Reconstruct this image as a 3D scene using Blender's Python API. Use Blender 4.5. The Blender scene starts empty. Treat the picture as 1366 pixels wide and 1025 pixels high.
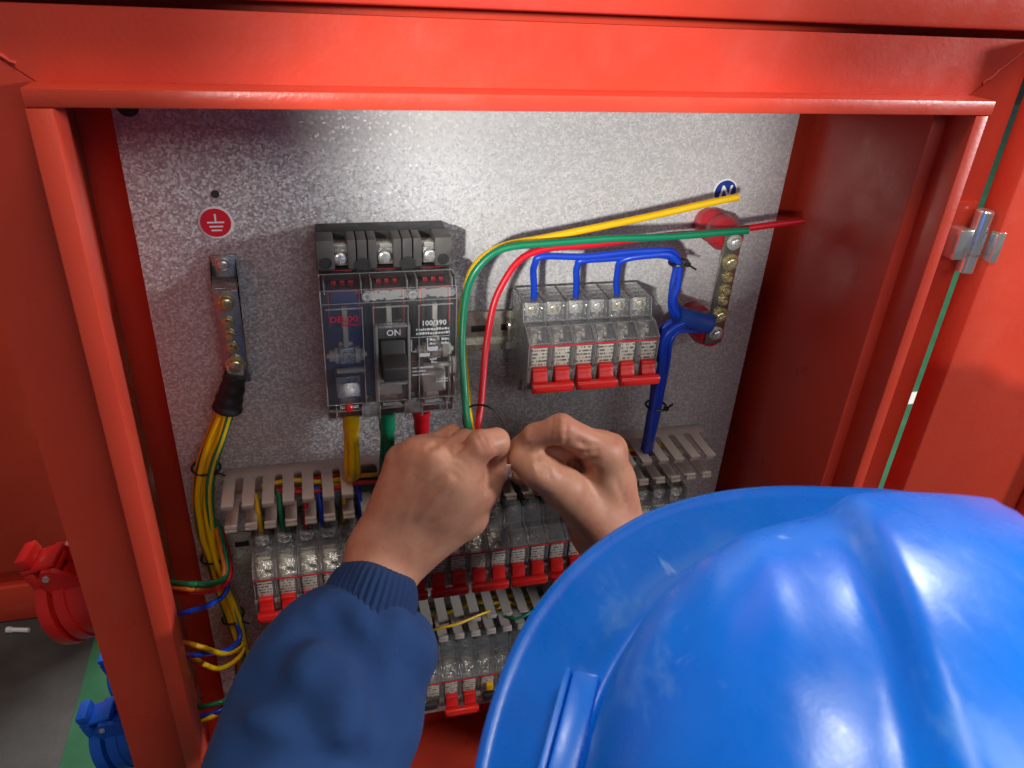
import bpy, bmesh, math, random
import numpy as np
from mathutils import Vector, Matrix
random.seed(7)
rng = np.random.default_rng(7)
SC = bpy.context.scene
COL = SC.collection
# ------------------------------------------------------------------ camera
FPX, PPX, PPY = 1035.0, 683.0, 512.5          # focal length in pixels of the 1366x1025 photo
RW = np.array([[0.96859411, -0.07522061, 0.23699643],
               [-0.24298114, -0.48865956, 0.83795704],
               [0.05277894, -0.86922592, -0.49158996]])   # world axes in camera axes
CAM = np.array([0.0, -0.57, 0.0])
cd = bpy.data.cameras.new('camera'); cam = bpy.data.objects.new('camera', cd); COL.objects.link(cam)
_r, _u, _b = RW @ [1, 0, 0], RW @ [0, -1, 0], RW @ [0, 0, -1]
cam.matrix_world = Matrix(((_r[0], _u[0], _b[0], CAM[0]), (_r[1], _u[1], _b[1], CAM[1]), (_r[2], _u[2], _b[2], CAM[2]), (0, 0, 0, 1)))
cd.sensor_width = 36.0; cd.lens = FPX / 1366 * 36; cd.clip_start = 0.02; cd.clip_end = 60
cd.dof.use_dof = True; cd.dof.focus_distance = 0.66; cd.dof.aperture_fstop = 19.0
SC.camera = cam
# ------------------------------------------------------------------ world, lamps, exposure
wd = bpy.data.worlds.new('World'); SC.world = wd; wd.use_nodes = True
bg = wd.node_tree.nodes['Background']; bg.inputs[0].default_value = (0.80, 0.90, 1.0, 1); bg.inputs[1].default_value = 0.10

def lamp(name, kind, loc, aim, energy, color, **kw):
    ld = bpy.data.lights.new(name, kind); ld.energy = energy; ld.color = color
    for k, v in kw.items(): setattr(ld, k, v)
    o = bpy.data.objects.new(name, ld); COL.objects.link(o); o.location = loc
    o.rotation_euler = (Vector(aim) - Vector(loc)).to_track_quat('-Z', 'Y').to_euler()
    return o
lamp('work_spot', 'SPOT', (-0.62, -1.60, 0.14), (0.205, 0.0, -0.125), 165, (1.0, 0.97, 0.91), spot_size=math.radians(11.0), spot_blend=0.6, shadow_soft_size=0.045)
lamp('door_fill_spot', 'SPOT', (-0.95, -1.55, 0.34), (1.28, -0.15, -0.27), 105, (1.0, 0.94, 0.86), spot_size=math.radians(26.0), spot_blend=0.10, shadow_soft_size=0.03)  # added spot that brightens the open door, split off from the main light
lamp('side_lamp', 'AREA', (2.30, -1.07, 0.30), (0.0, 0.0, -0.2), 36, (0.93, 0.95, 1.0), shape='DISK', size=0.26)
lamp('ceiling_lamp', 'AREA', (0.40, -0.74, 1.9), (0.2, -0.42, -0.4), 25, (1.0, 0.91, 0.80), shape='RECTANGLE', size=0.8, size_y=0.5)
lamp('hall_lamp', 'POINT', (-0.503, 0.262, 1.47), (0.12, -0.47, -0.17), 46, (1.0, 0.98, 0.94), shadow_soft_size=0.08)
lamp('fill_panel', 'AREA', (0.75, -2.6, 1.0), (0.15, 0.0, -0.35), 11, (1.0, 0.97, 0.93), shape='RECTANGLE', size=1.8, size_y=0.7)  # added soft frontal fill behind the camera, lifts the plate and hands
lamp('rear_floor_fill', 'AREA', (1.6, 3.2, 3.2), (1.9, 3.4, -1.4), 360, (0.98, 0.98, 1.0), shape='RECTANGLE', size=1.6, size_y=0.8)  # added fill that brightens only the floor behind the box
SC.view_settings.view_transform = 'Standard'; SC.view_settings.look = 'None'
SC.view_settings.exposure = 0.0; SC.view_settings.gamma = 1.0
try:
    SC.cycles.transparent_max_bounces = 24; SC.cycles.max_bounces = 10; SC.cycles.caustics_reflective = False
    SC.cycles.caustics_refractive = False; SC.cycles.sample_clamp_indirect = 4.0
except Exception: pass

# ------------------------------------------------------------------ pixel -> place
def ray(px, py): return RW @ np.array([px - PPX, py - PPY, FPX])
def P(px, py, h=0.0):
    """the point h metres in front of the mounting plate (plane y = -h) seen at this pixel"""
    r = ray(px, py); t = (-h - CAM[1]) / r[1]; return CAM + t * r
def PZ(px, py, z):
    r = ray(px, py); t = (z - CAM[2]) / r[2]; return CAM + t * r
def PX(px, py, x):
    r = ray(px, py); t = (x - CAM[0]) / r[0]; return CAM + t * r

# ------------------------------------------------------------------ materials
MAT = {}
def nodes_of(m): return m.node_tree.nodes, m.node_tree.links
def base_mat(name, col, rough=0.5, metal=0.0, spec=0.5, coat=0.0, sheen=0.0):
    m = bpy.data.materials.new(name); m.use_nodes = True
    p = m.node_tree.nodes['Principled BSDF']
    p.inputs['Base Color'].default_value = (*col, 1); p.inputs['Roughness'].default_value = rough
    p.inputs['Metallic'].default_value = metal; p.inputs['Specular IOR Level'].default_value = spec
    p.inputs['Coat Weight'].default_value = coat
    if sheen: p.inputs['Sheen Weight'].default_value = sheen; p.inputs['Sheen Roughness'].default_value = 0.4
    MAT[name] = m; return m
def tex_noise(m, scale, detail=4, rough=0.55, coord='Object', stretch=None):
    n, l = nodes_of(m)
    tc = n.new('ShaderNodeTexCoord'); nz = n.new('ShaderNodeTexNoise')
    nz.inputs['Scale'].default_value = scale; nz.inputs['Detail'].default_value = detail; nz.inputs['Roughness'].default_value = rough
    if stretch:
        mp = n.new('ShaderNodeMapping'); mp.inputs['Scale'].default_value = stretch
        l.new(tc.outputs[coord], mp.inputs[0]); l.new(mp.outputs[0], nz.inputs['Vector'])
    else: l.new(tc.outputs[coord], nz.inputs['Vector'])
    return nz.outputs['Fac']
def ramp(m, fac, stops):
    n, l = nodes_of(m); r = n.new('ShaderNodeValToRGB'); l.new(fac, r.inputs[0])
    while len(r.color_ramp.elements) < len(stops): r.color_ramp.elements.new(0.5)
    for e, (pos, c) in zip(r.color_ramp.elements, stops):
        e.position = pos; e.color = (*c, 1) if len(c) == 3 else c
    return r.outputs[0]
def bump(m, fac, strength, dist=0.001, prev=None):
    n, l = nodes_of(m); b = n.new('ShaderNodeBump'); b.inputs['Strength'].default_value = strength; b.inputs['Distance'].default_value = dist
    l.new(fac, b.inputs['Height'])
    if prev: l.new(prev, b.inputs['Normal'])
    return b.outputs[0]
def put(m, sock, out): n, l = nodes_of(m); l.new(out, n['Principled BSDF'].inputs[sock])
def g(v): return (v, v, v)

def varied(name, c0, c1, scale, rough0, rough1, bscale, bstr, metal=0.0, spec=0.5, bdist=0.0006, sheen=0.0, coat=0.0, detail=5):
    m = base_mat(name, c0, rough0, metal, spec, coat, sheen)
    f = tex_noise(m, scale, detail)
    put(m, 'Base Color', ramp(m, f, [(0.32, c0), (0.70, c1)]))
    put(m, 'Roughness', ramp(m, tex_noise(m, scale * 2.3, 5), [(0.3, g(rough0)), (0.72, g(rough1))]))
    if bstr: put(m, 'Normal', bump(m, tex_noise(m, bscale, 3), bstr, bdist))
    return m
def m_paint():
    m = base_mat('red_paint', (0.64, 0.046, 0.026), 0.32); n, l = nodes_of(m)
    base = ramp(m, tex_noise(m, 7, 6), [(0.3, (0.60, 0.050, 0.026)), (0.7, (0.70, 0.066, 0.031))])
    smear = ramp(m, tex_noise(m, 16, 8, 0.68, stretch=(1.0, 1.0, 0.45)), [(0.56, g(0.0)), (0.72, g(0.10)), (0.86, g(0.22))])
    mx = n.new('ShaderNodeMix'); mx.data_type = 'RGBA'; l.new(smear, mx.inputs[0]); l.new(base, mx.inputs[6]); mx.inputs[7].default_value = (0.62, 0.22, 0.16, 1)
    chip = ramp(m, tex_noise(m, 190, 2, 0.5), [(0.775, g(0.0)), (0.79, g(0.55))])
    m2 = n.new('ShaderNodeMix'); m2.data_type = 'RGBA'; l.new(chip, m2.inputs[0]); l.new(mx.outputs[2], m2.inputs[6]); m2.inputs[7].default_value = (0.30, 0.10, 0.08, 1)
    put(m, 'Base Color', m2.outputs[2])
    put(m, 'Roughness', ramp(m, tex_noise(m, 22, 7, 0.65), [(0.3, g(0.24)), (0.55, g(0.36)), (0.8, g(0.58))]))
    put(m, 'Normal', bump(m, tex_noise(m, 300, 3), 0.22, 0.0006, bump(m, tex_noise(m, 26, 2), 0.06, 0.004)))
m_paint()
varied('red_plastic', (0.62, 0.014, 0.012), (0.68, 0.02, 0.014), 40, 0.28, 0.42, 700, 0.05)
varied('dark_red_plastic', (0.45, 0.01, 0.02), (0.52, 0.014, 0.026), 40, 0.3, 0.45, 700, 0.05)
varied('blue_plastic', (0.008, 0.10, 0.55), (0.012, 0.12, 0.62), 40, 0.28, 0.45, 500, 0.06)
varied('black_plastic', (0.018, 0.018, 0.019), (0.034, 0.032, 0.031), 60, 0.42, 0.6, 1500, 0.15)
varied('charcoal_plastic', (0.075, 0.070, 0.066), (0.105, 0.098, 0.090), 60, 0.5, 0.65, 1600, 0.2)
varied('duct_plastic', (0.52, 0.46, 0.41), (0.60, 0.54, 0.49), 30, 0.38, 0.55, 600, 0.06)
varied('cream_plastic', (0.70, 0.66, 0.56), (0.80, 0.77, 0.68), 120, 0.4, 0.6, 900, 0.1)
varied('steel', (0.66, 0.65, 0.62), (0.80, 0.78, 0.74), 120, 0.18, 0.34, 800, 0.1, metal=0.6)
varied('brass_zinc', (0.58, 0.46, 0.22), (0.74, 0.64, 0.38), 160, 0.14, 0.30, 800, 0.1, metal=0.7)
varied('tinned_bar', (0.42, 0.41, 0.42), (0.55, 0.53, 0.50), 90, 0.2, 0.36, 500, 0.08, metal=0.8)
varied('bar_dark', (0.24, 0.21, 0.16), (0.36, 0.32, 0.25), 90, 0.2, 0.36, 500, 0.08, metal=0.8)
varied('chrome', (0.72, 0.71, 0.69), (0.80, 0.79, 0.77), 50, 0.08, 0.2, 500, 0.03, metal=0.8)
varied('rail_steel', (0.60, 0.58, 0.50), (0.74, 0.71, 0.62), 70, 0.22, 0.36, 300, 0.08, metal=0.5)
varied('concrete', (0.022, 0.021, 0.019), (0.085, 0.081, 0.073), 4, 0.5, 0.8, 90, 0.3, bdist=0.003, detail=8)
varied('green_floor', (0.020, 0.10, 0.045), (0.034, 0.145, 0.07), 6, 0.3, 0.5, 60, 0.1, bdist=0.002)
varied('floor_white', (0.62, 0.60, 0.52), (0.7, 0.68, 0.6), 20, 0.4, 0.6, 60, 0.1, bdist=0.002)
for nm, c in dict(yellow=(0.83, 0.50, 0.004), green=(0.004, 0.22, 0.10), red=(0.66, 0.008, 0.022), blue=(0.008, 0.055, 0.55), black=(0.012, 0.012, 0.012), orange=(0.7, 0.2, 0.02)).items():
    varied('wire_' + nm, tuple(v * 0.92 for v in c), c, 60, 0.30, 0.45, 900, 0.06)
varied('shrink_black', (0.012, 0.012, 0.013), (0.02, 0.02, 0.021), 80, 0.45, 0.62, 260, 0.35, bdist=0.001)
varied('shrink_blue', (0.010, 0.045, 0.26), (0.014, 0.06, 0.32), 80, 0.42, 0.6, 260, 0.3, bdist=0.001)
varied('sticker_white', (0.75, 0.75, 0.75), (0.8, 0.8, 0.8), 100, 0.35, 0.5, 400, 0.02)
varied('sticker_red', (0.62, 0.012, 0.03), (0.66, 0.016, 0.035), 100, 0.3, 0.45, 400, 0.02)
varied('sticker_blue', (0.01, 0.035, 0.22), (0.014, 0.045, 0.26), 100, 0.3, 0.45, 400, 0.02)
varied('print_white', (0.68, 0.68, 0.68), (0.78, 0.78, 0.78), 200, 0.5, 0.6, 400, 0.0)
varied('print_red', (0.62, 0.02, 0.03), (0.7, 0.03, 0.04), 200, 0.5, 0.6, 400, 0.0)
varied('print_black', (0.02, 0.02, 0.02), (0.04, 0.04, 0.04), 200, 0.5, 0.6, 400, 0.0)
varied('navy_inside', (0.012, 0.040, 0.20), (0.02, 0.065, 0.30), 70, 0.3, 0.5, 500, 0.05)
varied('maroon_inside', (0.22, 0.008, 0.018), (0.30, 0.012, 0.024), 70, 0.3, 0.5, 500, 0.05)
varied('yellow_label', (0.75, 0.42, 0.01), (0.8, 0.48, 0.015), 80, 0.4, 0.5, 500, 0.02)
varied('trouser_cloth', (0.012, 0.02, 0.05), (0.02, 0.03, 0.07), 30, 0.8, 0.95, 900, 0.3, sheen=0.2)
varied('boot_leather', (0.02, 0.017, 0.014), (0.035, 0.03, 0.025), 40, 0.4, 0.6, 200, 0.2)
varied('offcut_white', (0.7, 0.68, 0.64), (0.78, 0.76, 0.72), 80, 0.4, 0.6, 400, 0.05)

def m_galvanised():
    m = base_mat('galvanised', (0.5, 0.5, 0.5), 0.42, 0.18, 0.5); n, l = nodes_of(m)
    tc = n.new('ShaderNodeTexCoord')
    warp = n.new('ShaderNodeTexNoise'); warp.inputs['Scale'].default_value = 420; l.new(tc.outputs['Object'], warp.inputs['Vector'])
    mx = n.new('ShaderNodeMix'); mx.data_type = 'VECTOR'; mx.inputs['Factor'].default_value = 0.0012
    l.new(tc.outputs['Object'], mx.inputs['A']); l.new(warp.outputs['Color'], mx.inputs['B'])
    vo = n.new('ShaderNodeTexVoronoi'); vo.inputs['Scale'].default_value = 640; vo.inputs['Randomness'].default_value = 1.0
    l.new(mx.outputs['Result'], vo.inputs['Vector'])
    sp = n.new('ShaderNodeSeparateColor'); l.new(vo.outputs['Color'], sp.inputs[0])
    put(m, 'Base Color', ramp(m, sp.outputs[0], [(0.0, (0.42, 0.42, 0.43)), (0.55, (0.56, 0.56, 0.56)), (1.0, (0.76, 0.76, 0.75))]))
    big = tex_noise(m, 14, 4)
    ad = n.new('ShaderNodeMath'); ad.operation = 'MULTIPLY_ADD'; ad.inputs[1].default_value = 0.22; l.new(sp.outputs[1], ad.inputs[0])
    mu = n.new('ShaderNodeMath'); mu.operation = 'MULTIPLY_ADD'; mu.inputs[1].default_value = 0.25; mu.inputs[2].default_value = 0.2; l.new(big, mu.inputs[0])
    l.new(mu.outputs[0], ad.inputs[2]); put(m, 'Roughness', ad.outputs[0])
    # every zinc crystal leans its own way
    sub = n.new('ShaderNodeVectorMath'); sub.operation = 'SUBTRACT'; sub.inputs[1].default_value = (0.5, 0.5, 0.5); l.new(vo.outputs['Color'], sub.inputs[0])
    scl = n.new('ShaderNodeVectorMath'); scl.operation = 'SCALE'; scl.inputs['Scale'].default_value = 0.28; l.new(sub.outputs[0], scl.inputs[0])
    ge = n.new('ShaderNodeNewGeometry'); a2 = n.new('ShaderNodeVectorMath'); a2.operation = 'ADD'; l.new(ge.outputs['Normal'], a2.inputs[0]); l.new(scl.outputs[0], a2.inputs[1])
    no = n.new('ShaderNodeVectorMath'); no.operation = 'NORMALIZE'; l.new(a2.outputs[0], no.inputs[0])
    put(m, 'Normal', no.outputs[0])
m_galvanised()

def m_clear(name, tint, haze, rough=0.06, bscale=260, bstr=0.25):
    m = bpy.data.materials.new(name); m.use_nodes = True; n, l = nodes_of(m); n.clear()
    out = n.new('ShaderNodeOutputMaterial'); tr = n.new('ShaderNodeBsdfTransparent'); tr.inputs[0].default_value = (*tint, 1)
    gl = n.new('ShaderNodeBsdfGlossy'); gl.inputs['Roughness'].default_value = rough; gl.inputs['Color'].default_value = (0.95, 0.95, 0.95, 1)
    df = n.new('ShaderNodeBsdfDiffuse'); df.inputs[0].default_value = (0.90, 0.90, 0.88, 1)
    tc = n.new('ShaderNodeTexCoord'); nz = n.new('ShaderNodeTexNoise'); nz.inputs['Scale'].default_value = bscale; nz.inputs['Detail'].default_value = 2
    l.new(tc.outputs['Object'], nz.inputs['Vector'])
    b = n.new('ShaderNodeBump'); b.inputs['Strength'].default_value = bstr; b.inputs['Distance'].default_value = 0.0012; l.new(nz.outputs['Fac'], b.inputs['Height'])
    l.new(b.outputs[0], gl.inputs['Normal'])
    fr = n.new('ShaderNodeFresnel'); fr.inputs['IOR'].default_value = 1.52; l.new(b.outputs[0], fr.inputs['Normal'])
    fm = n.new('ShaderNodeMath'); fm.operation = 'MULTIPLY_ADD'; fm.inputs[1].default_value = 1.3; fm.inputs[2].default_value = 0.02; fm.use_clamp = True; l.new(fr.outputs[0], fm.inputs[0])
    m1 = n.new('ShaderNodeMixShader'); m1.inputs[0].default_value = haze; l.new(tr.outputs[0], m1.inputs[1]); l.new(df.outputs[0], m1.inputs[2])
    m2 = n.new('ShaderNodeMixShader'); l.new(fm.outputs[0], m2.inputs[0]); l.new(m1.outputs[0], m2.inputs[1]); l.new(gl.outputs[0], m2.inputs[2])
    l.new(m2.outputs[0], out.inputs[0]); MAT[name] = m
m_clear('clear_plastic', (1.0, 1.0, 0.99), 0.13, 0.035, 260, 1.0)
m_clear('clear_cover', (0.99, 0.99, 0.99), 0.055, 0.05, 120, 0.3)
m_clear('clear_edge', (0.93, 0.93, 0.93), 0.22, 0.10)

def m_label():
    m = base_mat('rating_label', (0.7, 0.68, 0.6), 0.5); n, l = nodes_of(m)
    oi = n.new('ShaderNodeObjectInfo'); tc = n.new('ShaderNodeTexCoord')
    ad = n.new('ShaderNodeVectorMath'); ad.operation = 'ADD'; l.new(tc.outputs['Object'], ad.inputs[0]); l.new(oi.outputs['Random'], ad.inputs[1])
    mp = n.new('ShaderNodeMapping'); mp.inputs['Scale'].default_value = (1400, 1, 330); l.new(ad.outputs[0], mp.inputs[0])
    sn = n.new('ShaderNodeVectorMath'); sn.operation = 'FLOOR'; l.new(mp.outputs[0], sn.inputs[0])
    wn = n.new('ShaderNodeTexWhiteNoise'); l.new(sn.outputs[0], wn.inputs['Vector'])
    fz = n.new('ShaderNodeSeparateXYZ'); l.new(mp.outputs[0], fz.inputs[0]); fr = n.new('ShaderNodeMath'); fr.operation = 'FRACT'; l.new(fz.outputs['Z'], fr.inputs[0])
    gt = n.new('ShaderNodeMath'); gt.operation = 'GREATER_THAN'; gt.inputs[1].default_value = 0.5; l.new(fr.outputs[0], gt.inputs[0])
    mu = n.new('ShaderNodeMath'); mu.operation = 'MULTIPLY'; l.new(gt.outputs[0], mu.inputs[0]); l.new(wn.outputs['Value'], mu.inputs[1])
    put(m, 'Base Color', ramp(m, mu.outputs[0], [(0.0, (0.54, 0.51, 0.43)), (0.45, (0.50, 0.47, 0.39)), (0.50, (0.14, 0.12, 0.10)), (1.0, (0.08, 0.07, 0.06))]))
m_label()

def m_skin():
    m = base_mat('skin', (0.5, 0.25, 0.15), 0.48, 0, 0.4); n, l = nodes_of(m)
    f = tex_noise(m, 34, 6, 0.62)
    skin = ramp(m, f, [(0.25, (0.43, 0.150, 0.100)), (0.48, (0.54, 0.240, 0.152)), (0.75, (0.61, 0.315, 0.202))])
    dirt = ramp(m, tex_noise(m, 70, 7, 0.7), [(0.55, g(0.0)), (0.72, g(0.35)), (0.85, g(0.6))])
    mx = n.new('ShaderNodeMix'); mx.data_type = 'RGBA'; l.new(dirt, mx.inputs[0]); l.new(skin, mx.inputs[6]); mx.inputs[7].default_value = (0.26, 0.115, 0.07, 1)
    put(m, 'Base Color', mx.outputs[2])
    p = n['Principled BSDF']; p.inputs['Subsurface Weight'].default_value = 0.12; p.inputs['Subsurface Radius'].default_value = (1.0, 0.35, 0.2); p.inputs['Subsurface Scale'].default_value = 0.004
    put(m, 'Roughness', ramp(m, tex_noise(m, 60, 4), [(0.3, g(0.40)), (0.7, g(0.58))]))
    b1 = bump(m, tex_noise(m, 200, 4), 0.10, 0.0016)
    tc = n.new('ShaderNodeTexCoord'); vo = n.new('ShaderNodeTexVoronoi'); vo.feature = 'DISTANCE_TO_EDGE'; vo.inputs['Scale'].default_value = 620
    l.new(tc.outputs['Object'], vo.inputs['Vector'])
    put(m, 'Normal', bump(m, vo.outputs['Distance'], 0.22, 0.0005, b1))
m_skin()
base_mat('nail', (0.58, 0.36, 0.30), 0.28)
base_mat('hair', (0.012, 0.01, 0.009), 0.5)

def m_cloth(name, c0, c1):
    m = base_mat(name, c0, 0.82, 0, 0.2, 0, 0.06); n, l = nodes_of(m)
    cb = ramp(m, tex_noise(m, 22, 6), [(0.3, c0), (0.72, c1)])
    lint = ramp(m, tex_noise(m, 420, 1, 0.5), [(0.80, g(0.0)), (0.83, g(0.5))])
    mx = n.new('ShaderNodeMix'); mx.data_type = 'RGBA'; l.new(lint, mx.inputs[0]); l.new(cb, mx.inputs[6]); mx.inputs[7].default_value = (0.30, 0.32, 0.38, 1)
    put(m, 'Base Color', mx.outputs[2])
    tc = n.new('ShaderNodeTexCoord')
    wv = n.new('ShaderNodeTexWave'); wv.inputs['Scale'].default_value = 620; wv.bands_direction = 'DIAGONAL'; l.new(tc.outputs['Object'], wv.inputs['Vector'])
    b1 = bump(m, wv.outputs['Fac'], 0.4, 0.0007)
    put(m, 'Normal', bump(m, tex_noise(m, 70, 4), 0.25, 0.003, b1))
m_cloth('work_cloth', (0.019, 0.056, 0.180), (0.027, 0.076, 0.230))
m_cloth('knit_cuff', (0.015, 0.038, 0.118), (0.021, 0.050, 0.150))

def m_helmet():
    m = base_mat('helmet_shell', (0.004, 0.10, 0.62), 0.26, 0, 0.5); n, l = nodes_of(m)
    f = tex_noise(m, 16, 6, 0.62); sc = tex_noise(m, 34, 8, 0.7, stretch=(1.0, 0.35, 1.0))
    base = ramp(m, f, [(0.3, (0.001, 0.125, 0.60)), (0.62, (0.001, 0.155, 0.68)), (0.85, (0.006, 0.20, 0.74))])
    scuff = ramp(m, sc, [(0.56, g(0.0)), (0.66, g(0.30)), (0.85, g(0.7))])
    mx = n.new('ShaderNodeMix'); mx.data_type = 'RGBA'; l.new(scuff, mx.inputs[0]); l.new(base, mx.inputs[6]); mx.inputs[7].default_value = (0.13, 0.33, 0.70, 1)
    s1 = ramp(m, tex_noise(m, 90, 3, 0.6, stretch=(1.0, 0.05, 0.6)), [(0.66, g(0.0)), (0.70, g(0.55))]); s2 = ramp(m, tex_noise(m, 80, 3, 0.6, stretch=(0.06, 1.0, 0.5)), [(0.67, g(0.0)), (0.71, g(0.5))])
    am = n.new('ShaderNodeMath'); am.operation = 'MAXIMUM'; l.new(s1, am.inputs[0]); l.new(s2, am.inputs[1])
    msk = n.new('ShaderNodeMath'); msk.operation = 'MULTIPLY'; l.new(am.outputs[0], msk.inputs[0]); l.new(ramp(m, tex_noise(m, 13, 3), [(0.5, g(0.0)), (0.62, g(1.0))]), msk.inputs[1])
    m3 = n.new('ShaderNodeMix'); m3.data_type = 'RGBA'; l.new(msk.outputs[0], m3.inputs[0]); l.new(mx.outputs[2], m3.inputs[6]); m3.inputs[7].default_value = (0.22, 0.40, 0.72, 1)
    put(m, 'Base Color', m3.outputs[2])
    put(m, 'Roughness', ramp(m, sc, [(0.35, g(0.21)), (0.75, g(0.44))]))
    put(m, 'Normal', bump(m, tex_noise(m, 45, 5), 0.10, 0.002, bump(m, tex_noise(m, 900, 2), 0.04, 0.0004)))
m_helmet()

# ------------------------------------------------------------------ mesh helpers
class MB:
    def __init__(s): s.v = []; s.f = []; s.m = []
    def add(s, verts, faces, mi=0):
        o = len(s.v); s.v += [tuple(float(c) for c in p) for p in verts]; s.f += [tuple(i + o for i in f) for f in faces]; s.m += [mi] * len(faces); return s
    def box(s, x0, x1, y0, y1, z0, z1, bev=0.0, mi=0, M=None):
        x0, x1 = min(x0, x1), max(x0, x1); y0, y1 = min(y0, y1), max(y0, y1); z0, z1 = min(z0, z1), max(z0, z1)
        bm = bmesh.new()
        bmesh.ops.create_cube(bm, size=1.0)
        for v in bm.verts: v.co = Vector(((x0 + x1) / 2 + v.co.x * (x1 - x0), (y0 + y1) / 2 + v.co.y * (y1 - y0), (z0 + z1) / 2 + v.co.z * (z1 - z0)))
        if bev > 0:
            bev = min(bev, 0.45 * min(x1 - x0, y1 - y0, z1 - z0))
            bmesh.ops.bevel(bm, geom=list(bm.edges), offset=bev, segments=2, profile=0.5, affect='EDGES')
        vs = [v.co.copy() if M is None else M @ v.co for v in bm.verts]
        s.add(vs, [[v.index for v in f.verts] for f in bm.faces], mi) if not bm.verts.index_update() else None
        bm.free(); return s
    def prism(s, prof, x0, x1, bev=0.0, mi=0, axis='x'):
        """prof: (z, h) outline in the plane across X, extruded from x0 to x1; h runs towards the viewer"""
        bm = bmesh.new()
        a = [bm.verts.new((x0, -h, z)) for z, h in prof]; b = [bm.verts.new((x1, -h, z)) for z, h in prof]
        n = len(prof)
        bm.faces.new(a); bm.faces.new(b[::-1])
        for i in range(n): bm.faces.new((a[i], b[i], b[(i + 1) % n], a[(i + 1) % n]))
        bmesh.ops.recalc_face_normals(bm, faces=list(bm.faces))
        if bev > 0: bmesh.ops.bevel(bm, geom=list(bm.edges), offset=bev, segments=2, profile=0.5, affect='EDGES', clamp_overlap=True)
        bm.verts.index_update(); s.add([v.co.copy() for v in bm.verts], [[v.index for v in f.verts] for f in bm.faces], mi); bm.free(); return s
    def tube(s, pts, r, n=10, caps=True, mi=0, stripe=None, rfun=None):
        pts = np.array(pts, float); k = len(pts); o = len(s.v)
        T = np.gradient(pts, axis=0); T /= np.linalg.norm(T, axis=1)[:, None] + 1e-12
        ref = np.array([0.0, 0, 1]) if abs(T[0][2]) < 0.9 else np.array([1.0, 0, 0])
        U = np.cross(T[0], ref); U /= np.linalg.norm(U)
        for i in range(k):
            U = U - T[i] * (U @ T[i]); U /= np.linalg.norm(U); V = np.cross(T[i], U); rr = rfun(i / (k - 1)) if rfun else r
            for j in range(n):
                a = 2 * math.pi * j / n; s.v.append(tuple(pts[i] + rr * (math.cos(a) * U + math.sin(a) * V)))
        for i in range(k - 1):
            for j in range(n):
                j2 = (j + 1) % n; s.f.append((o + i * n + j, o + i * n + j2, o + (i + 1) * n + j2, o + (i + 1) * n + j))
                s.m.append(1 if (stripe and ((j + stripe[1]) % n) < stripe[0]) else mi)
        if caps:
            s.f.append(tuple(o + j for j in range(n))[::-1]); s.m.append(mi); s.f.append(tuple(o + (k - 1) * n + j for j in range(n))); s.m.append(mi)
        return s
    def lathe(s, org, axis, prof, n=24, mi=0, squash=1.0, ref=None):
        """prof: (distance along axis, radius)"""
        org = np.array(org, float); A = np.array(axis, float); A /= np.linalg.norm(A)
        rf = np.array(ref, float) if ref is not None else (np.array([0.0, 0, 1]) if abs(A[2]) < 0.9 else np.array([1.0, 0, 0]))
        U = np.cross(A, rf); U /= np.linalg.norm(U); V = np.cross(U, A) * squash; o = len(s.v)
        for d, r in prof:
            for j in range(n):
                a = 2 * math.pi * j / n; s.v.append(tuple(org + d * A + max(r, 1e-5) * (math.cos(a) * U + math.sin(a) * V)))
        for i in range(len(prof) - 1):
            for j in range(n):
                j2 = (j + 1) % n; s.f.append((o + i * n + j, o + i * n + j2, o + (i + 1) * n + j2, o + (i + 1) * n + j)); s.m.append(mi)
        s.f.append(tuple(o + j for j in range(n))[::-1]); s.m.append(mi); e = o + (len(prof) - 1) * n
        s.f.append(tuple(e + j for j in range(n))); s.m.append(mi)
        return s
    def mesh(s, name, mats, org=(0, 0, 0), smooth=True, ang=40):
        me = bpy.data.meshes.new(name); ox, oy, oz = org
        me.from_pydata([(a - ox, b - oy, c - oz) for a, b, c in s.v], [], s.f)
        for k in (mats if isinstance(mats, (list, tuple)) else [mats]): me.materials.append(MAT[k])
        me.polygons.foreach_set('material_index', s.m)
        bm = bmesh.new(); bm.from_mesh(me); bmesh.ops.recalc_face_normals(bm, faces=list(bm.faces)); bm.to_mesh(me); bm.free()
        if smooth:
            me.polygons.foreach_set('use_smooth', [True] * len(me.polygons)); me.set_sharp_from_angle(angle=math.radians(ang))
        me.update(); return me

def origin_of(p):
    o = Vector((0, 0, 0))
    while p is not None: o += p.location; p = p.parent
    return o
def tag(o, label=None, cat=None, group=None, kind=None):
    if label: o['label'] = label
    if cat: o['category'] = cat
    if group: o['group'] = group
    if kind: o['kind'] = kind
    return o
def thing(name, label, cat, loc, group=None, kind=None):
    o = bpy.data.objects.new(name, None); COL.objects.link(o); o.location = loc; o.empty_display_size = 0.02
    return tag(o, label, cat, group, kind)
def part(name, mb, mats, parent=None, smooth=True, ang=40, label=None):
    org = origin_of(parent) if parent else (0, 0, 0)
    o = bpy.data.objects.new(name, mb.mesh(name, mats, org, smooth, ang)); COL.objects.link(o)
    if parent: o.parent = parent
    if label: o['label'] = label
    return o
def single(name, mb, mats, label, cat, group=None, kind=None, smooth=True, ang=40):
    """a thing that is one mesh, its origin at its lowest middle point"""
    v = np.array(mb.v); org = ((v[:, 0].min() + v[:, 0].max()) / 2, (v[:, 1].min() + v[:, 1].max()) / 2, v[:, 2].min())
    o = bpy.data.objects.new(name, mb.mesh(name, mats, org, smooth, ang)); COL.objects.link(o); o.location = org
    return tag(o, label, cat, group, kind)
def inst(name, me, parent, loc):
    """another part sharing mesh data; loc is relative to the parent"""
    o = bpy.data.objects.new(name, me); COL.objects.link(o); o.parent = parent; o.location = loc; return o
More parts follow.
